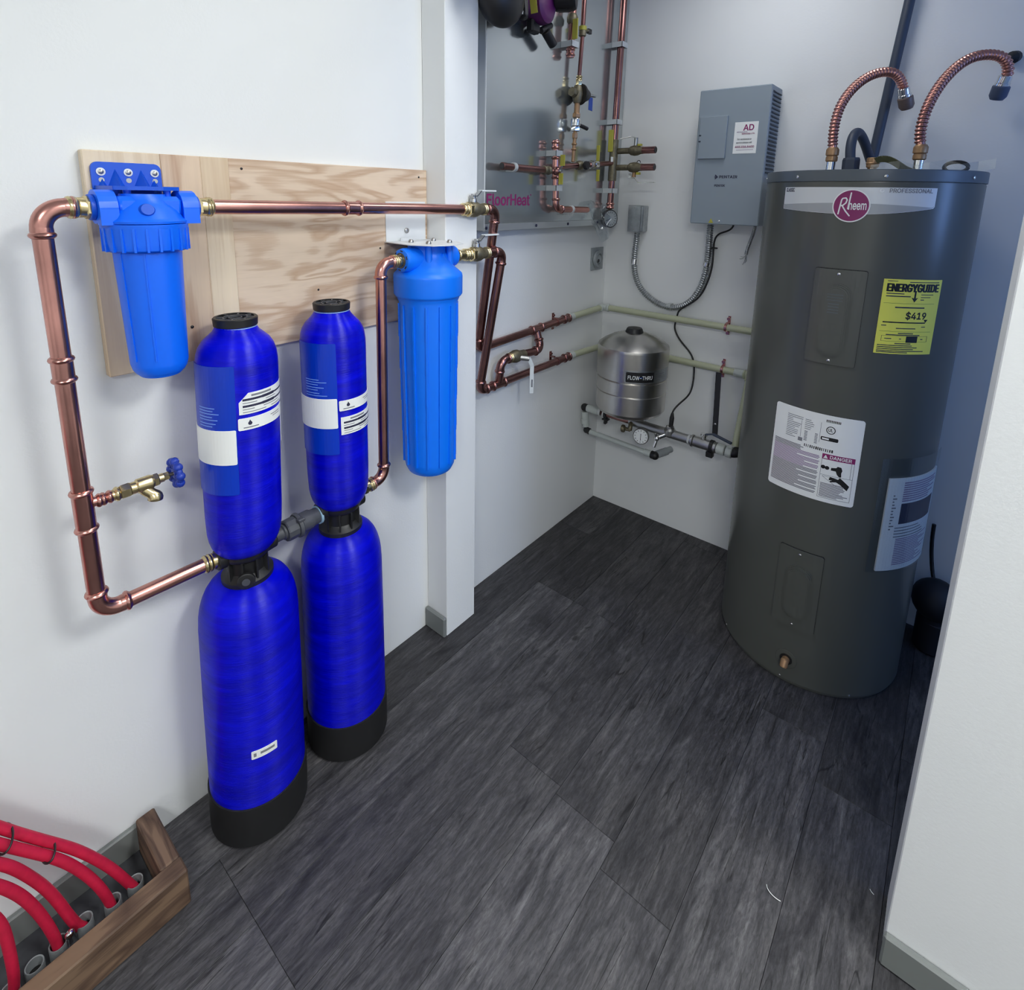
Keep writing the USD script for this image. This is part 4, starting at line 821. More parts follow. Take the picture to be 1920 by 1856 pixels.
ch = LineString([(0, 0), (.0085, .0075), (0, .015)]).buffer(.0018, cap_style=2, join_style=2).union(sbox(-.002, .0055, .004, .0095))
Bx.part('chevron', ext(ch, .0008, (.5235, Y, 1.5735), R_, U_), 'print_dark', False)
tx('PENTAIR', .0098, .5395, 1.5765, 'print_dark', .066, p=Bx); tx('PENTEK', .0078, .5235, 1.5455, 'print_dark', .040, p=Bx)
Bx.part('warning_triangle', ext(Polygon([(0, 0), (.018, 0), (.009, .018)]), .0006, (.5135, Y, 1.4085), R_, U_), 'yellow_plastic', False)
Bx.part('screw', screw((.553, F, 1.417), (0, -1, 0), .004), 'chrome')

t = thing('black_cord', 'thin black cord from the control box down to the sensor under the tank', 'cord', (.42, D-.03, .70))
pth = [(.588, D-.060, 1.403), (.560, D-.045, 1.376), (.527, D-.036, 1.362), (.511, D-.033, 1.335), (.511, D-.034, 1.245), (.496, D-.034, 1.160), (.455, D-.030, 1.085), (.395, D-.036, 1.036), (.376, D-.020, 1.005), (.368, D-.012, .975), (.366, D-.012, .945), (.395, D-.012, .895), (.445, D-.012, .845), (.466, D-.014, .790), (.474, D-.04, .705), (.470, D-.085, .672), (.449, D-.130, .640), (.440, D-.150, .600)]
t.part('cord', sweep(spline(pth, 160), .0036, 10), 'black_cord', 60)
t.part('boot', lathe([(.005, 0), (.009, .012), (.0095, .040), (.005, .062)], (.4395, D-.1505, .552), (.02, .05, 1), 16), 'black_plastic', 40)
t.part('cable_tie', sweep([V(.502, D-.033, 1.305)+V(.022*math.cos(a), .012*math.sin(a), .0) for a in np.linspace(0, 2*math.pi, 21)], .0025, 8, False), 'black_cord', 60)
t = thing('armoured_cable', 'short grey armoured cable with frayed wires hanging by the control box', 'cable', (.64, D-.02, 1.25))
t.part('cable', corrug([(.668, D-.06, 1.403), (.658, D-.04, 1.37), (.642, D-.025, 1.325), (.634, D-.02, 1.288)], 80, .0062, .10, .006, 12), 'zinc', 60)
for k, e in enumerate([(-.014, -.03, -.018), (.002, -.012, -.035), (.008, -.02, -.028), (-.004, -.02, -.040), (-.016, -.01, -.010)]):
    o = V(.634, D-.02, 1.290); t.part('wire', sweep(spline([o, o+V(*e)*.5+V(.002, 0, -.006), o+V(*e)], 8), .0011, 6), ('clip_white', 'print_grey')[k % 2])

# ------------------------------------------------------------------ pale plastic pipes
def pale_run(label, zl, zb, y0, x1, x0, dy):
    t = thing('plastic_pipe', label, 'pipe', (.05, D-.04, zb))
    c_ = V(x0, D-dy, zb)
    t.part('coupling', cat(cyl((x0, y0, zl), (x0, y0+.030, zl+.0013), .0165, 22)), 'pex_white')
    t.part('pipe', cyl((x0, y0+.025, zl+.001), c_-V(0, .030, 0), .0140, 22, 0), 'pex_pale')
    t.part('elbow', elbow(c_, c_-V(0, .2, 0), c_+V(.2, 0, 0), .0145, .022, .012), 'pex_white', label='clear plastic elbow')
    t.part('pipe', cyl(c_+V(.034, 0, 0), (x1, D-dy, zb-.004), .0140, 22, 0), 'pex_pale')
    q = V(.585 if zb > .9 else .581, D-dy, zb-.003)
    t.part('pipe_clip', cat(lathe([(.0143, 0), (.0172, .001), (.0172, .010), (.0143, .011)], q, (1, 0, 0), 22), bx(q[0], q[0]+.010, D-.004, D-.0005, q[2]-.036, q[2]+.042), bx(q[0], q[0]+.010, D-dy+.008, D-.003, q[2]+.0145, q[2]+.018), cyl((q[0]+.005, D-.006, q[2]+.032), (q[0]+.005, D-.016, q[2]+.032), .0065, 12), cyl((q[0]+.005, D-.006, q[2]-.028), (q[0]+.005, D-.014, q[2]-.028), .0065, 12)), 'copper', 30, label='copper pipe clip')
    return t
pale_run('higher pale plastic pipe running round the alcove corner', .987, .992, 1.955, .900, .0205, .036)
t = pale_run('lower pale plastic pipe running behind the steel tank', .820, .809, 1.946, .640, .036, .0170)
t.part('coupling', cyl((.635, D-.0175, .8050), (.672, D-.0175, .8045), .0168, 22), 'pex_white')
t.part('elbow', elbow((.697, D-.0175, .8044), (.6, D-.0175, .805), (.702, D-.15, .56), .0145, .018, .008), 'pex_pale')
t.part('pipe', cyl((.697, D-.030, .783), (.703, 2.135, .545), .0135, 22, 0), 'pex_pale')
t = thing('hanger_strap', 'black flat steel strap hanging from the lower pale pipe', 'strap', (.595, D-.05, .55))
t.part('strap', bar((.585, D-.056, .802), (.606, D-.095, .545), .022, .003, up=(0, -1, -.15)), 'black_plastic', False)
t.part('bolt', screw((.6015, D-.0885, .592), (0, -1, -.15), .005), 'chrome')

# ------------------------------------------------------------------ steel expansion tank and its manifold
TX, TY = .2605, 2.096
t = thing('expansion_tank', 'brushed stainless steel pressure tank with a black top cap', 'pressure tank', (TX, TY, .56))
tr = .1495
t.part('shell', lathe([(.030, .566), (.110, .578), (.138, .592), (.147, .606), (tr*.985, .622), (tr*.985, .684), (tr*.965, .687), (tr*.985, .690), (tr*.985, .742), (tr*.965, .745), (tr*.985, .748), (tr, .750), (tr, .868), (tr*.985, .880), (.128, .895), (.095, .914), (.055, .928), (.036, .932), (.030, .934)], (TX, TY, .008), seg=80), 'stainless', 30)
t.part('cap', lathe([(.038, .928), (.0375, .934), (.033, .946), (.030, .950), (.018, .951)], (TX, TY, .008), seg=36), 'black_plastic', 35)
lb = t.part('label', crect(-75, 10, .7615, .8135, (TX, TY), tr, .005, d0=0, d1=.0008), 'zinc', 30)
q = lb.part('dark_field', crect(-72.5, -28, .7655, .8075, (TX, TY), tr, .004, d0=.0009, d1=.0013), 'print_black', 30, label='black label field')
lb.part('lettering', ctext('FLOW-THRU', .0155, -69.5, .778, (TX, TY), tr, width=.101, bold=True, d=.0015), 'label_white', False)
lb.part('printed_text', cbars([(-24, -6, .798, .003), (-24, -12, .789, .002), (-24, -9, .782, .002), (-24, -14, .774, .002)], (TX, TY), tr, .0010), 'print_grey', False, kind='stuff')
lb.part('blue_emblem', cpoly(affinity.scale(Point(0, 0).buffer(.011).difference(Point(0, 0).buffer(.009)), math.degrees(1/tr), 1, origin=(0, 0)).buffer(0), (TX, TY), tr, d0=.00132, d1=.0014) if False else crect(-53, -47, .784, .789, (TX, TY), tr, .002, d0=.00132, d1=.0014), 'blue_tag', False)
MY = 2.118
t = thing('valve_manifold', 'grey pipe manifold with taps and a gauge under the steel tank', 'manifold', (.36, MY, .50))
mz = lambda x: .532 - .012*x
t.part('pipe', cyl((.120, MY, mz(.12)), (.270, MY, mz(.27)), .0135, 22, 0), 'copper_dark')
t.part('pipe', cyl((.255, MY, mz(.255)), (.545, MY, mz(.545)), .0190, 24, .002), 'steel_grey')
t.part('riser', cat(cyl((TX, MY, mz(.25)), (TX, MY, .578), .012, 20), hexnut((TX, MY, .548), (TX, MY, .566), .019)), 'bronze')
t.part('collar', cat(lathe([(.017, 0), (.0195, .002), (.0195, .014), (.017, .016)], (.098, MY, mz(.1)), (1, 0, 0), 24), lathe([(.0135, 0), (.0185, .002), (.0185, .008), (.0135, .01)], (.122, MY, mz(.12)), (1, 0, 0), 24)), 'chrome')
t.part('coupling', cyl((.036, MY, mz(.03)), (.098, MY, mz(.1)), .0175, 24), 'pex_white')
t.part('elbow', cat(ball((.0235, MY, mz(.02)), .0185), cyl((.0235, MY, mz(.02)), (.038, MY, mz(.03)), .0178, 22)), 'black_plastic', 40)
t.part('pipe_clamp', cat(lathe([(.0142, 0), (.0182, .001), (.0182, .017), (.0142, .018)], (.126, MY, mz(.13)), (1, 0, 0), 24), bx(.129, .142, MY-.01, MY+.01, .482, .514, .003), bx(.120, .152, MY-.012, MY+.012, .500, .509, .003)), 'black_plastic', 30)
t.part('elbow_valve', cat(sweep(spline([(.268, MY-.005, mz(.27)-.002), (.275, MY-.030, .523), (.276, MY-.036, .505)], 10), .0095, 14), lathe([(.013, 0), (.0165, .004), (.0165, .014), (.012, .018)], (.252, MY-.034, .503), (-1, -.3, 0), 22), cyl((.252, MY-.034, .503), (.276, MY-.034, .505), .008)), 'bronze', 40)
gd, go = unit(V(.15, -1, .12)), V(.325, MY-.018, .488)
g = t.part('gauge', lathe([(.032, 0), (.0345, .003), (.0345, .016), (.0325, .018), (.0315, .0165)], go, gd, 32), 'steel_grey', 35)
g.part('dial', lathe([(.0310, .0166), (.0310, .0172)], go, gd, 32), 'label_white', False)
e1, e2, _ = frame(gd); g.part('needle', bar(go+gd*.0176-e2*.012, go+gd*.0176+e2*.018, .0018, .0008, up=gd), 'print_black', False)
g.part('marks', cat([bar(go+gd*.0174+(e1*math.cos(a)+e2*math.sin(a))*.022, go+gd*.0174+(e1*math.cos(a)+e2*math.sin(a))*.0275, .002, .0005, up=gd) for a in np.linspace(0, 2*math.pi, 12, False)]), 'print_black', False)
t.part('gauge_stem', cyl((.325, MY-.014, .492), (.335, MY, .520), .006, 12), 'bronze')
t.part('sensor_tee', cat(lathe([(.022, 0), (.0245, .004), (.0245, .024), (.018, .032)], (.441, MY, .520), (0, 0, 1), 24), hexnut((.441, MY, .548), (.441, MY, .560), .018)), 'steel_grey', 35)
t.part('drain_tap', cat(cyl((.430, MY-.01, .522), (.405, MY-.040, .508), .0095, 16), ball((.404, MY-.042, .508), .0125), cyl((.404, MY-.042, .508), (.398, MY-.052, .470), .0075, 14), cyl((.404, MY-.042, .508), (.398, MY-.050, .532), .006, 12)), 'chrome', 35)
t.part('valve_body', cat(cyl((.545, MY, mz(.54)), (.640, MY, mz(.64)), .0225, 26, .003), lathe([(.019, 0), (.0255, .002), (.0255, .008), (.019, .01)], (.535, MY, mz(.54)), (1, 0, 0), 24)), 'steel_grey')
t.part('valve_ring', lathe([(.0192, 0), (.0206, .001), (.0206, .007), (.0192, .008)], (.522, MY, mz(.52)), (1, 0, 0), 24), 'clip_white')
t.part('valve_stem', cat(cyl((.585, MY, .540), (.585, MY, .562), .009, 16), lathe([(.014, 0), (.014, .008)], (.585, MY, .562), (0, 0, 1), 20)), 'chrome')
t.part('lever', cat(bar((.590, MY-.002, .5685), (.625, MY-.008, .582), .014, .004), bar((.622, MY-.008, .5815), (.700, MY-.022, .570), .014, .008, c=.002)), 'conduit_blue_grey', False, label='blue-grey valve lever')
t.part('pipe_clamp', cat(lathe([(.0228, 0), (.0262, .001), (.0262, .014), (.0228, .015)], (.612, MY, mz(.61)), (1, 0, 0), 24), bx(.600, .628, MY-.012, MY+.012, .478, .502, .003)), 'black_plastic', 30)
t.part('coupling', cat(cyl((.640, MY, mz(.64)), (.672, MY, mz(.67)), .0222, 24), cyl((.676, MY, mz(.67)), (.7005, MY, mz(.7)), .0232, 24)), 'pex_white')
t.part('elbow', cat(sweep(arc((.722, MY, mz(.7)), (.6, MY, mz(.7)), (.722, MY, .7), .022, 9), .0185, 20)), 'black_plastic', 40)
t = thing('drain_pipe', 'thin white plastic pipe hanging below the grey manifold', 'pipe', (.2, MY, .40))
t.part('drop', cat(cyl((.026, MY-.002, .512), (.034, MY-.002, .440), .0165, 20), cyl((.028, MY-.002, .478), (.030, MY-.002, .452), .0185, 20)), 'pex_white')
t.part('elbow', cat(ball((.040, MY-.002, .424), .0155), cyl((.040, MY-.002, .424), (.058, MY-.002, .421), .015, 18)), 'black_plastic', 40)
t.part('pipe', cyl((.055, MY-.002, .421), (.350, MY-.002, .409), .0115, 20, 0), 'pex_white')
t.part('coupling', cyl((.335, MY-.002, .4095), (.368, MY-.002, .4085), .0150, 20), 'pex_white')
t.part('elbow', cat(ball((.384, MY-.002, .4075), .0180), cyl((.366, MY-.002, .4085), (.386, MY-.002, .4075), .0172, 20)), 'black_plastic', 40)
t.part('outlet', cat(cyl((.388, MY+.008, .410), (.412, MY+.060, .416), .0165, 20), cyl((.404, MY+.044, .414), (.420, MY+.085, .418), .0135, 20)), 'outlet_grey')

# ------------------------------------------------------------------ water heater
def heater():
    X, Y, R = 1.0407, 1.990, .2748; c = (X, Y)
    t = thing('water_heater', 'tall dark grey electric water heater with white and yellow labels', 'water heater', (X, Y, 0))
    t.part('jacket', lathe([(R-.006, 0), (R-.004, .004), (R-.003, .012), (R, .014), (R, 1.548), (R-.002, 1.552), (R-.002, 1.556)], (X, Y, 0), seg=120), 'heater_grey', 30)
    cp = t.part('cap', lathe([(R-.001, 1.552), (R+.0018, 1.553), (R+.0022, 1.556), (R+.0022, 1.580), (R+.0005, 1.583), (R-.006, 1.583), (R-.008, 1.578), (0, 1.578)], (X, Y, 0), seg=120), 'heater_cap', 30)
    for a in (-120.6, -75.1, -27.8, -170, 60): u = V(math.cos(math.radians(a)), math.sin(math.radians(a)), 0); cp.part('screw', screw(V(X, Y, 1.5655)+u*(R+.0024), u, .0045), 'chrome')
    for a in (-142, -93, -52): u = V(math.cos(math.radians(a)), math.sin(math.radians(a)), 0); t.part('base_screw', screw(V(X, Y, .017)+u*R, u, .004), 'chrome')
    def panel(z0, z1, th0, th1, cz0, cz1, ct0, ct1):
        p = t.part('access_panel', crect(th0, th1, z0, z1, c, R, .006, d0=.0012, d1=.0065), 'heater_grey', 25)
        p.part('gasket', crect(th0-.35, th1+.35, z0-.0016, z1+.0016, c, R, .006, d0=0, d1=.0016), 'black_rubber', False); s = math.degrees(1/R); lay = []  # dark rim drawn in for the shadowed gap round the panel
        base = affinity.scale(rrect(ct0/s, ct1/s, cz0, cz1, (ct1-ct0)/s/2*.98), s, 1, origin=(0, 0)); un = affinity.scale(base, 1/s, 1, origin=(0, 0))
        for k, (dk, dep) in enumerate(((-.004, .0085), (0.0, .0125), (.0045, .0160), (.0085, .0175))):
            lay.append(cpoly(affinity.scale(un.buffer(-dk+.006), s, 1, origin=(0, 0)), c, R, d0=.006, d1=dep, step=3))
        b = p.part('raised_centre', cat(lay), 'heater_grey', 40)
        for zz, aa in ((z1-.012, (th0+th1)/2-.5), (z0+.012, (th0+th1)/2)):
            u = V(math.cos(math.radians(aa)), math.sin(math.radians(aa)), 0); p.part('screw', screw(V(X, Y, zz)+u*(R+.0066), u, .0042), 'chrome')
        return p, b
    p, b = panel(1.053, 1.319, -102.5, -76.9, 1.083, 1.272, -95.6, -84.6)
    b.part('embossed_print', cbars([(-94, -86.5, z, .0022) for z in (1.252, 1.244, 1.236)] + [(-93.2, -88, z, .003) for z in (1.226, 1.218, 1.210, 1.202)], c, R, .0178), 'heater_cap', False, kind='stuff')
    panel(.205, .467, -102.2, -77.6, .247, .408, -95.4, -83.6)
    # banner with the round badge
    pts = [(-129.4, 1.537), (-49.8, 1.537), (-49.8, 1.4905)] + [(a, 1.4765 - .0095*math.cos(math.radians((a+90)*2.2)) + .0000*a + (.010*max(0, (a+90)/40)**2)) for a in np.linspace(-50.5, -128.5, 27)] + [(-129.4, 1.476)]
    bn = t.part('banner', cpoly(Polygon(pts).buffer(0), c, R, d0=0, d1=.0014, step=4), 'silver_label', 30, label='silver banner label')
    low = [(-129.0, 1.4900)] + [(a, 1.488+.008*math.cos(math.radians((a+90)*2.2))) for a in np.linspace(-128, -51, 27)] + [(-50.2, 1.4925), (-50.2, 1.4915)] + [(a, 1.4775-.0095*math.cos(math.radians((a+90)*2.2))+(.010*max(0, (a+90)/40)**2)) for a in np.linspace(-51, -128, 27)] + [(-129.0, 1.477)]
    bn.part('swoosh', cpoly(Polygon(low).buffer(0), c, R, d0=.0014, d1=.0018, step=4), 'silver_shade', False)
    bn.part('lettering', ctext('CLASSIC', .0098, -128.3, 1.5245, c, R, width=.031, bold=True, d=.0016), 'print_dark', False)
    bn.part('lettering', ctext('PROFESSIONAL', .0098, -72.5, 1.5245, c, R, width=.098, bold=True, d=.0016), 'print_grey', False)
    bn.part('emblem', cpoly(affinity.translate(affinity.scale(Point(0, 0).buffer(.0050).difference(Point(.001, .001).buffer(.0028)), math.degrees(1/R), 1, origin=(0, 0)), -76, 1.529), c, R, d0=.0016, d1=.002), 'label_white', False)
    disc = lambda rr: affinity.translate(affinity.scale(Point(0, 0).buffer(rr, 16), math.degrees(1/R), 1, origin=(0, 0)), -89.2, 1.489)
    bd = t.part('badge', cpoly(disc(.0430), c, R, d0=.0014, d1=.0036, step=3), 'label_white', 30, label='round purple badge with a white rim')
    bd.part('field', cpoly(disc(.0398), c, R, d0=.0036, d1=.0041, step=3), 'print_magenta', False)
    s_ = math.radians(1)*R
    def stroke(pp, w): return LineString([(p[0]*.001, p[1]*.001) for p in pp]).buffer(w*.001, 4)
    big = stroke([(-27, -22), (-22.5, 15), (-20, 19), (-13, 20), (-10, 15), (-12, 7), (-18, 1), (-22, 0)], 1.7).union(stroke([(-20, 0), (-11, -14), (-1, -26)], 1.7)).union(stroke([(-6, -8), (-2.5, 33)], 1.7))
    bd.part('lettering', cpoly(affinity.translate(affinity.scale(big, math.degrees(1/R), 1, origin=(0, 0)), -89.2, 1.489), c, R, d0=.0042, d1=.0048, step=3), 'label_white', False)
    bd.part('lettering', ctext('heem', .0215, -90.2, 1.4795, c, R, width=.0395, bold=True, d=.0043), 'label_white', False)
    # yellow energy label
    y = t.part('energy_label', crect(-68.8, -37.6, 1.102, 1.3035, c, R, .0005, d0=0, d1=.0010), 'yellow_label', 30, label='yellow energy label')
    for k, da in enumerate((0, .25, .5)): y.part('lettering', ctext('ENERGYGUIDE', .0200, -67.0+da, 1.2715, c, R, width=.131, bold=True, d=.0012+.0001*k), 'print_black', False)
    k = math.degrees(1/R)
    y.part('arrow', cpoly(affinity.translate(affinity.scale(Polygon([(-.002, .030), (.002, .030), (.002, .010), (.008, .012), (0, 0), (-.008, .012), (-.002, .010)]), k, 1, origin=(0, 0)), -52.2, 1.2440), c, R, d0=.0012, d1=.0016, step=2), 'print_black', False)
    y.part('lettering', ctext('$419', .0175, -55.5, 1.1985, c, R, width=.054, bold=True, d=.0012), 'print_black', False)
    y.part('scale_bar', cat(crect(-66.5, -44.2, 1.1870, 1.1900, c, R, d0=.0012, d1=.0015), cpoly(Polygon([(-45.2, 1.1975), (-43.0, 1.1975), (-44.1, 1.1895)]), c, R, d0=.0012, d1=.0016)), 'print_black', False)
    y.part('box_rule', cat([crect(a, b, z0, z1, c, R, d0=.0011, d1=.0013) for a, b, z0, z1 in ((-67.5, -40.5, 1.2395, 1.2401), (-67.5, -40, 1.1635, 1.1641), (-66, -56, 1.1515, 1.1520), (-66, -41.5, 1.1365, 1.1370), (-66, -41.5, 1.1515, 1.1520), (-66.1, -65.9, 1.1365, 1.1520), (-41.6, -41.4, 1.1365, 1.1520))]), 'olive_strap', False)
    y.part('dark_box', crect(-53.4, -47.2, 1.1345, 1.1520, c, R, d0=.0012, d1=.0016), 'print_black', False)
    rng = random.Random(2)
    rows = [(-67, -62, 1.2985, .0016), (-56, -39.5, 1.2965, .0020), (-66.8, -58, 1.2655, .0022), (-66.8, -54.5, 1.2585, .0026), (-49, -42, 1.2640, .0018), (-49, -43.5, 1.2570, .0018), (-49, -47, 1.2505, .0018), (-61.5, -46, 1.2290, .0032), (-67, -64.5, 1.1795, .0022), (-46, -43.8, 1.1775, .0020), (-59.5, -49.2, 1.1725, .0022), (-58, -50, 1.1590, .0024), (-64, -46.2, 1.1545, .0024), (-64.5, -61, 1.1440, .0020), (-57, -56, 1.1440, .0020), (-45.4, -44, 1.1440, .0020), (-59, -50.5, 1.1310, .0022)]
    rows += [(-67.6, -67.6+w, z, .0021) for z, w in ((1.1255, 18), (1.1205, 21), (1.1155, 19), (1.1105, 25), (1.1065, 16))]
    y.part('printed_text', cbars(rows, c, R, .0012), 'print_dark', False, kind='stuff')
    # white rating and warning label
    w = t.part('warning_label', crect(-116.2, -66.9, .642, .905, c, R, .008, d0=0, d1=.0010), 'label_white', 30, label='large white warning label')
    def wb(name, rws, m, kind='stuff'): return w.part(name, cbars(rws, c, R, .0011), m, False, kind=kind)
    rows = []
    for z in np.linspace(.880, .815, 13): rows.append((-108, -108+rng.uniform(3, 9.5), z, .0018))
    for z in np.linspace(.878, .850, 6): rows.append((-97.5, -97.5+rng.uniform(2, 5), z, .0018))
    for z in np.linspace(.842, .815, 7): rows += [(-97.3, -95.6, z, .0024), (-91.5, -90, z, .0024)]
    rows += [(-99.5, -99.3, .846, .05), (-89, -88.8, .85, .06), (-100.5, -98, .8135, .011)]
    wb('printed_text', rows, 'print_grey')
    wb('barcode', [(-96.6+q*1.05, -96.6+q*1.05+rng.uniform(.3, .8), .8000, .0085) for q in range(15)] + [(-86.5+q*.55, -86.5+q*.55+.3, .888, .0075) for q in range(14)], 'print_black')
    w.part('approval_mark', cpoly(affinity.translate(affinity.scale(Point(0, 0).buffer(.0115).difference(Point(0, 0).buffer(.0095)), k, 1, origin=(0, 0)), -83.6, .862), c, R, d0=.0012, d1=.0015, step=2), 'print_black', False)
    w.part('lettering', ctext('UL', .0085, -84.9, .858, c, R, width=.0115, bold=True, d=.0012), 'print_black', False)
    w.part('badge_bar', crect(-88.3, -79.2, .8295, .8400, c, R, .003, d0=.0012, d1=.0016), 'print_black', False).part('badge_text', crect(-87.6, -84.0, .8322, .8372, c, R, d0=.0017, d1=.0019), 'label_white', False)
    rows = []
    for q, z in enumerate(np.linspace(.7945, .6625, 34)):
        a = -114.6; e = -87.2; 
        if z > .785: a, e = -114.6, -101+rng.uniform(-4, 6)
        rows.append((a, e - (rng.uniform(4, 13) if q % 4 == 3 else rng.uniform(0, .8)), z, .0026, q))
    wb('printed_text', [x[:4] for x in rows if not 4 <= x[4] <= 15], 'print_grey'); wb('printed_text', [x[:4] for x in rows if 4 <= x[4] <= 15], 'print_lilac')
    w.part('danger_bar', crect(-86.2, -69.2, .7740, .7900, c, R, d0=.0012, d1=.0015), 'print_magenta', False)
    w.part('lettering', ctext('DANGER', .0095, -82.2, .7775, c, R, width=.054, bold=True, d=.0016), 'label_white', False)
    w.part('warning_triangle', cpoly(Polygon([(-85.6, .7765), (-83.2, .7765), (-84.4, .7875)]), c, R, d0=.0016, d1=.0018), 'label_white', False)
    w.part('box_rule', cat([crect(a, b, z0, z1, c, R, d0=.0011, d1=.0014) for a, b, z0, z1 in ((-86.2, -86.0, .655, .774), (-69.4, -69.2, .655, .774), (-86.2, -69.2, .655, .656), (-86.2, -69.3, .7255, .7263), (-70.8, -70.6, .726, .774), (-85, -77.5, .7215, .7222))] + [cpoly(LineString([(-85, .722), (-77, .698)]).buffer(.0005).union(Polygon([(-85, .7225), (-85, .7215), (-77.5, .6985), (-77.5, .6995)])), c, R, d0=.0011, d1=.0014)]), 'print_grey', False)
    px = lambda poly: affinity.translate(affinity.scale(poly, k, 1, origin=(0, 0)), -77.7, .7265)
    mm = lambda *p: Polygon([(a*.001, b*.001) for a, b in p])
    w.part('tap_pictogram', cat(cpoly(px(Point(-.035, .023).buffer(.0055)), c, R, d0=.0012, d1=.0015, step=2), cpoly(px(Point(-.025, .022).buffer(.0055)), c, R, d0=.0012, d1=.0015, step=2), cpoly(px(mm((-14, 18), (-2, 18), (2, 8), (8, 2), (11, 3), (10, 14), (12, 22), (9, 30), (1, 31), (-2, 26), (-14, 24)).buffer(.001)), c, R, d0=.0012, d1=.0015, step=2)), 'print_black', False)
    w.part('hand_pictogram', cpoly(px(mm((30, -35), (34, -22), (20, -10), (10, -2), (6, -8), (-4, -6), (-14, -4), (-15, -7), (-5, -9), (-16, -9), (-16, -12), (-5, -12), (-13, -16), (-12, -18), (2, -15), (12, -20)).buffer(.0008)), c, R, d0=.0012, d1=.0015, step=2), 'print_black', False)
    wb('printed_text', [(-85.4, -85.4+rng.uniform(9, 15.2), z, .0023) for z in np.linspace(.700, .660, 11)], 'print_grey')
    # manual in a clear pocket
    b = t.part('manual_pocket', crect(-55.6, -4, .449, .803, c, R, .004, d0=.0065, d1=.0071), 'clear_film', 30, label='clear plastic pocket holding the manual')
    m = b.part('manual', crect(-49.8, -5, .452, .742, c, R, .001, d0=.001, d1=.0055), 'label_white', 30, label='white printed manual')
    m2 = t.part('manual_print', cbars([(-40, -40+rng.uniform(20, 33), z, .0040) for z in np.linspace(.728, .672, 9)] + [(-40, -40+rng.uniform(18, 32), z, .0030) for z in np.linspace(.552, .470, 15)], c, R, .0057), 'print_lilac', False, kind='stuff')
    t.part('manual_print', cbars([(-46, -44+rng.uniform(-1, 1), z, .004) for z in np.linspace(.690, .585, 12)] + [(-42, -14+rng.uniform(-9, 0), z, .003) for z in np.linspace(.588, .560, 4)], c, R, .0057), 'print_grey', False, kind='stuff')
    t.part('manual_picture', crect(-40, -9, .600, .664, c, R, d0=.0057, d1=.0060), 'print_dark', False)
    # drain valve
    u = V(math.cos(math.radians(-90.6)), math.sin(math.radians(-90.6)), 0); o = V(X, Y, .085)+u*R
    t.part('drain_recess', cat(lathe([(.030, 0), (.031, .0012), (.029, .0022)], o, u, 32)), 'heater_grey', 35)
    t.part('drain_hole', lathe([(.018, .0022), (.018, .0030)], o, u, 24), 'black_plastic', 30)
    t.part('drain_tap', cat(cyl(o+u*.002, o+u*.020, .0115, 20), lathe([(.0085, 0), (.0115, .004), (.0115, .022), (.0095, .026)], o+u*.014+V(0, 0, .010), (u*.55+V(0, 0, -.83)), 20)), 'tan_brass', 35)
    t.part('drain_bore', lathe([(.0045, 0), (.0045, .001)], o+u*.014+V(0, 0, .010)+unit(u*.55+V(0, 0, -.83))*.0258, (u*.55+V(0, 0, -.83)), 14), 'black_plastic', 30)
    for x in (.936, 1.157): t.part('nipple', cyl((x, Y, 1.578), (x, Y, 1.625), .0125, 22), 'chrome', label='chrome pipe nipple')
    t.part('relief_valve', cat(cyl((1.046, Y, 1.578), (1.046, Y, 1.605), .012, 20), lathe([(.0145, 0), (.0165, .003), (.0165, .026), (.0145, .029)], (1.046, Y, 1.600), (0, 0, 1), 24), bead((1.046, Y, 1.612), (0, 0, 1), .0165, .002, .0015)), 'tan_brass', 35)
    t.part('gland_flange', lathe([(.034, 0), (.034, .004), (.030, .006)], (.990, Y, 1.578), (0, 0, 1), 32), 'zinc', 35)
    t.part('gland_nut', cat(hexnut((.990, Y, 1.586), (.989, Y, 1.630), .0235)), 'conduit_blue_grey', False)
    sp = spline([(1.052, Y-.012, 1.618), (1.085, Y-.016, 1.622), (1.115, Y-.018, 1.604), (1.142, Y-.018, 1.588)], 12); t.part('warning_strap', cat([bar(sp[q], sp[q+1]+(sp[q+1]-sp[q])*.1, .004, .018, up=(0, -.3, 1)) for q in range(11)]), 'olive_strap', False)
    for q in range(1): t.part('cable_grommet', cat(sweep([V(1.243, Y-.02, 1.592)+V(.026*math.cos(a), .012, .014*math.sin(a)+.006) for a in np.linspace(0, 2*math.pi, 25)], .005, 10, False)), 'black_plastic', 40)
    st_ = []
    for q in range(9): st_.append(V(1.045+.035*q, Y-.03+.008*(q % 2), 1.606+.006*((q*7) % 3)))
    w0 = []
    for p_ in st_: w0 += [p_, p_-V(0, 0, .026)]
    n = len(st_); f = []
    for q in range(n-1): a = 2*q; f += [(a, a+1, a+3), (a, a+3, a+2), (a+3, a+1, a), (a+2, a+3, a)]
    t.part('clear_bag', trimesh.Trimesh(np.array(w0), np.array(f), process=False), 'clear_film', False, label='clear plastic bag lying on the heater top')
heater()

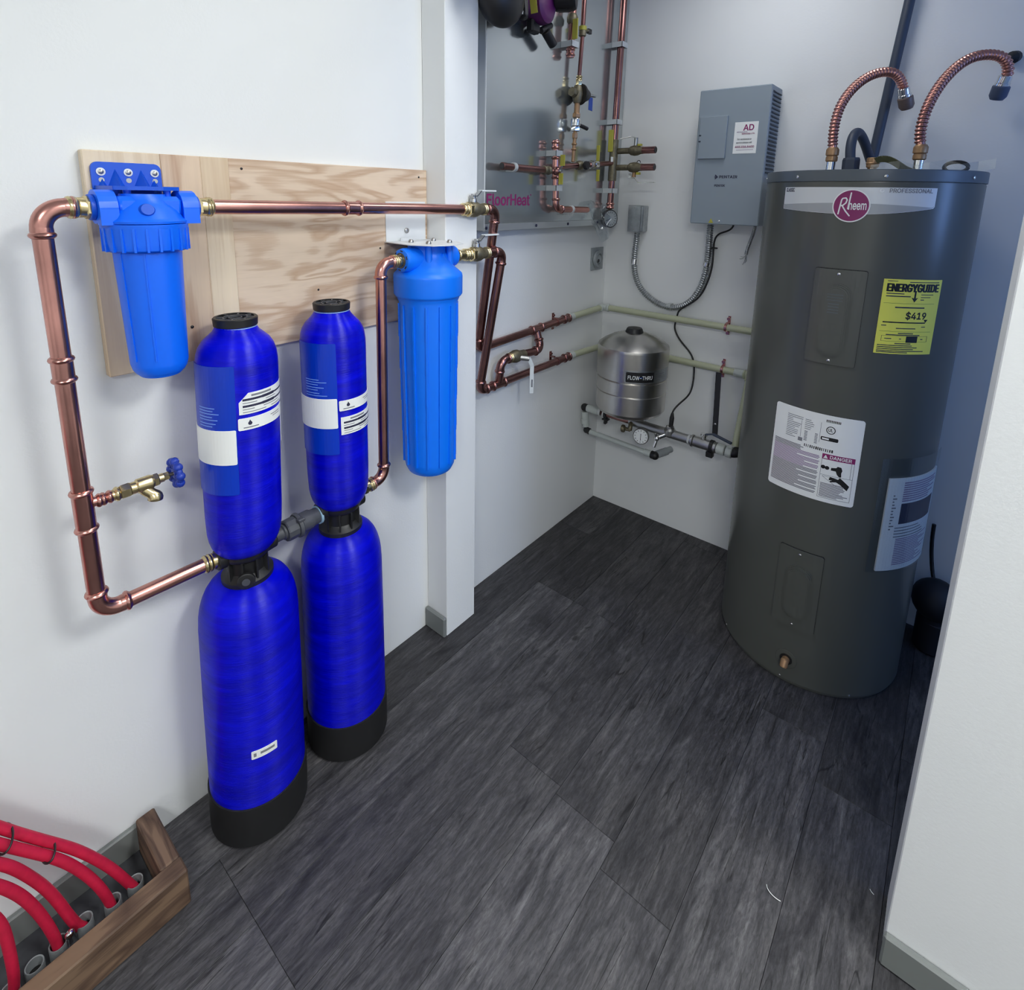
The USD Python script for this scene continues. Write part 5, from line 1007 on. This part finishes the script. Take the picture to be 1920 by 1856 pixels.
def flex(label, x, top, end_dir, cup):
    t = thing('flex_connector', label, 'pipe connector', (x, 1.99, 1.62), 'copper flex connectors above the heater')
    t.part('coupling', cat(lathe([(.0135, 0), (.0165, .003), (.0165, .014), (.0145, .018), (.0180, .020), (.0180, .036), (.0135, .043)], (x, 1.99, 1.619), (0, 0, 1), 24)), 'tan_brass', 35)
    t.part('cuff', cyl((x, 1.99, 1.655), top[0], .0115, 20, 0), 'copper')
    t.part('hose', corrug(top, 360, .0130, .13, .0105, 18), 'copper', 60)
    e = V(*top[-1]); d = unit(V(*end_dir))
    t.part('end_coupling', lathe([(.0135, 0), (.0165, .003), (.0165, .020), (.0185, .022), (.0185, .030)], e-d*.004, d, 24), 'chrome', 35)
    t.part('end_cap', cat(lathe([(.018, 0), (.0215, .004), (.0215, .030), (.016, .040)], e+d*.024, d, 24)), cup, 35)
    return t
flex('left copper flex connector arching from the heater to the wall', .936, [(.9345, 1.99, 1.668), (.932, 1.99, 1.700), (.936, 2.003, 1.772), (.960, 2.045, 1.840), (1.002, 2.105, 1.886), (1.045, 2.150, 1.893), (1.066, 2.185, 1.872), (1.075, 2.197, 1.850)], (.20, .35, -.8), 'cup_tan')
t = flex('right copper flex connector arching from the heater to the wall', 1.157, [(1.1535, 1.99, 1.668), (1.150, 1.99, 1.700), (1.155, 2.000, 1.757), (1.180, 2.045, 1.838), (1.225, 2.105, 1.900), (1.270, 2.150, 1.916), (1.305, 2.180, 1.905), (1.318, 2.197, 1.875), (1.315, 2.203, 1.862)], (-.15, .25, -.8), 'cup_grey')
t.part('wall_plug', lathe([(.006, 0), (.018, .012), (.016, .030), (.006, .034)], (1.318, 2.246, 1.918), (.3, .6, .2), 16), 'dark_cap', 35)
t = thing('electrical_conduit', 'long dark blue-grey conduit rising up the wall behind the heater', 'conduit', (1.01, D-.02, 1.62))
t.part('pipe', cyl((1.012, 2.250, 1.640), (1.078, 2.250, 2.47), .0150, 24, 0), 'conduit_blue_grey')
t.part('whip', sweep(spline([(.989, 1.99, 1.612), (.984, 1.99, 1.645), (.982, 2.005, 1.685), (.987, 2.035, 1.708), (.997, 2.09, 1.695), (1.005, 2.17, 1.660), (1.012, 2.225, 1.630)], 50), .0138, 20), 'conduit_blue_grey', 40)
t = thing('pump_fitting', 'dark round fitting on the floor right of the heater', 'fitting', (1.395, 2.185, .0))
t.part('pipe', cyl((1.392, 2.195, .001), (1.392, 2.195, .12), .052, 28), 'dark_cap')
t.part('bend', cat(ball((1.385, 2.190, .185), .070), cyl((1.388, 2.19, .09), (1.385, 2.19, .185), .045, 24)), 'dark_cap', 40)
t.part('cord', sweep(spline([(1.345, 2.255, .42), (1.350, 2.25, .33), (1.362, 2.24, .26), (1.375, 2.22, .22)], 14), .006, 8), 'black_cord', 40)

# ------------------------------------------------------------------ slivers on the floor
t = thing('plastic_sliver', 'thin curled white sliver lying on the floor before the heater', 'debris', (1.16, 1.07, .001))
t.part('sliver', sweep(spline([(1.148, 1.118, .0012), (1.155, 1.108, .0030), (1.167, 1.104, .0030), (1.180, 1.106, .0012)], 16), .0009, 6), 'label_white', 60)
t = thing('plastic_sliver', 'tiny white sliver on the floor beside the partition end', 'debris', (1.33, 1.20, .001))
t.part('sliver', sweep(spline([(1.328, 1.258, .0012), (1.331, 1.254, .002), (1.336, 1.252, .0012)], 8), .0009, 6), 'label_white', 60)
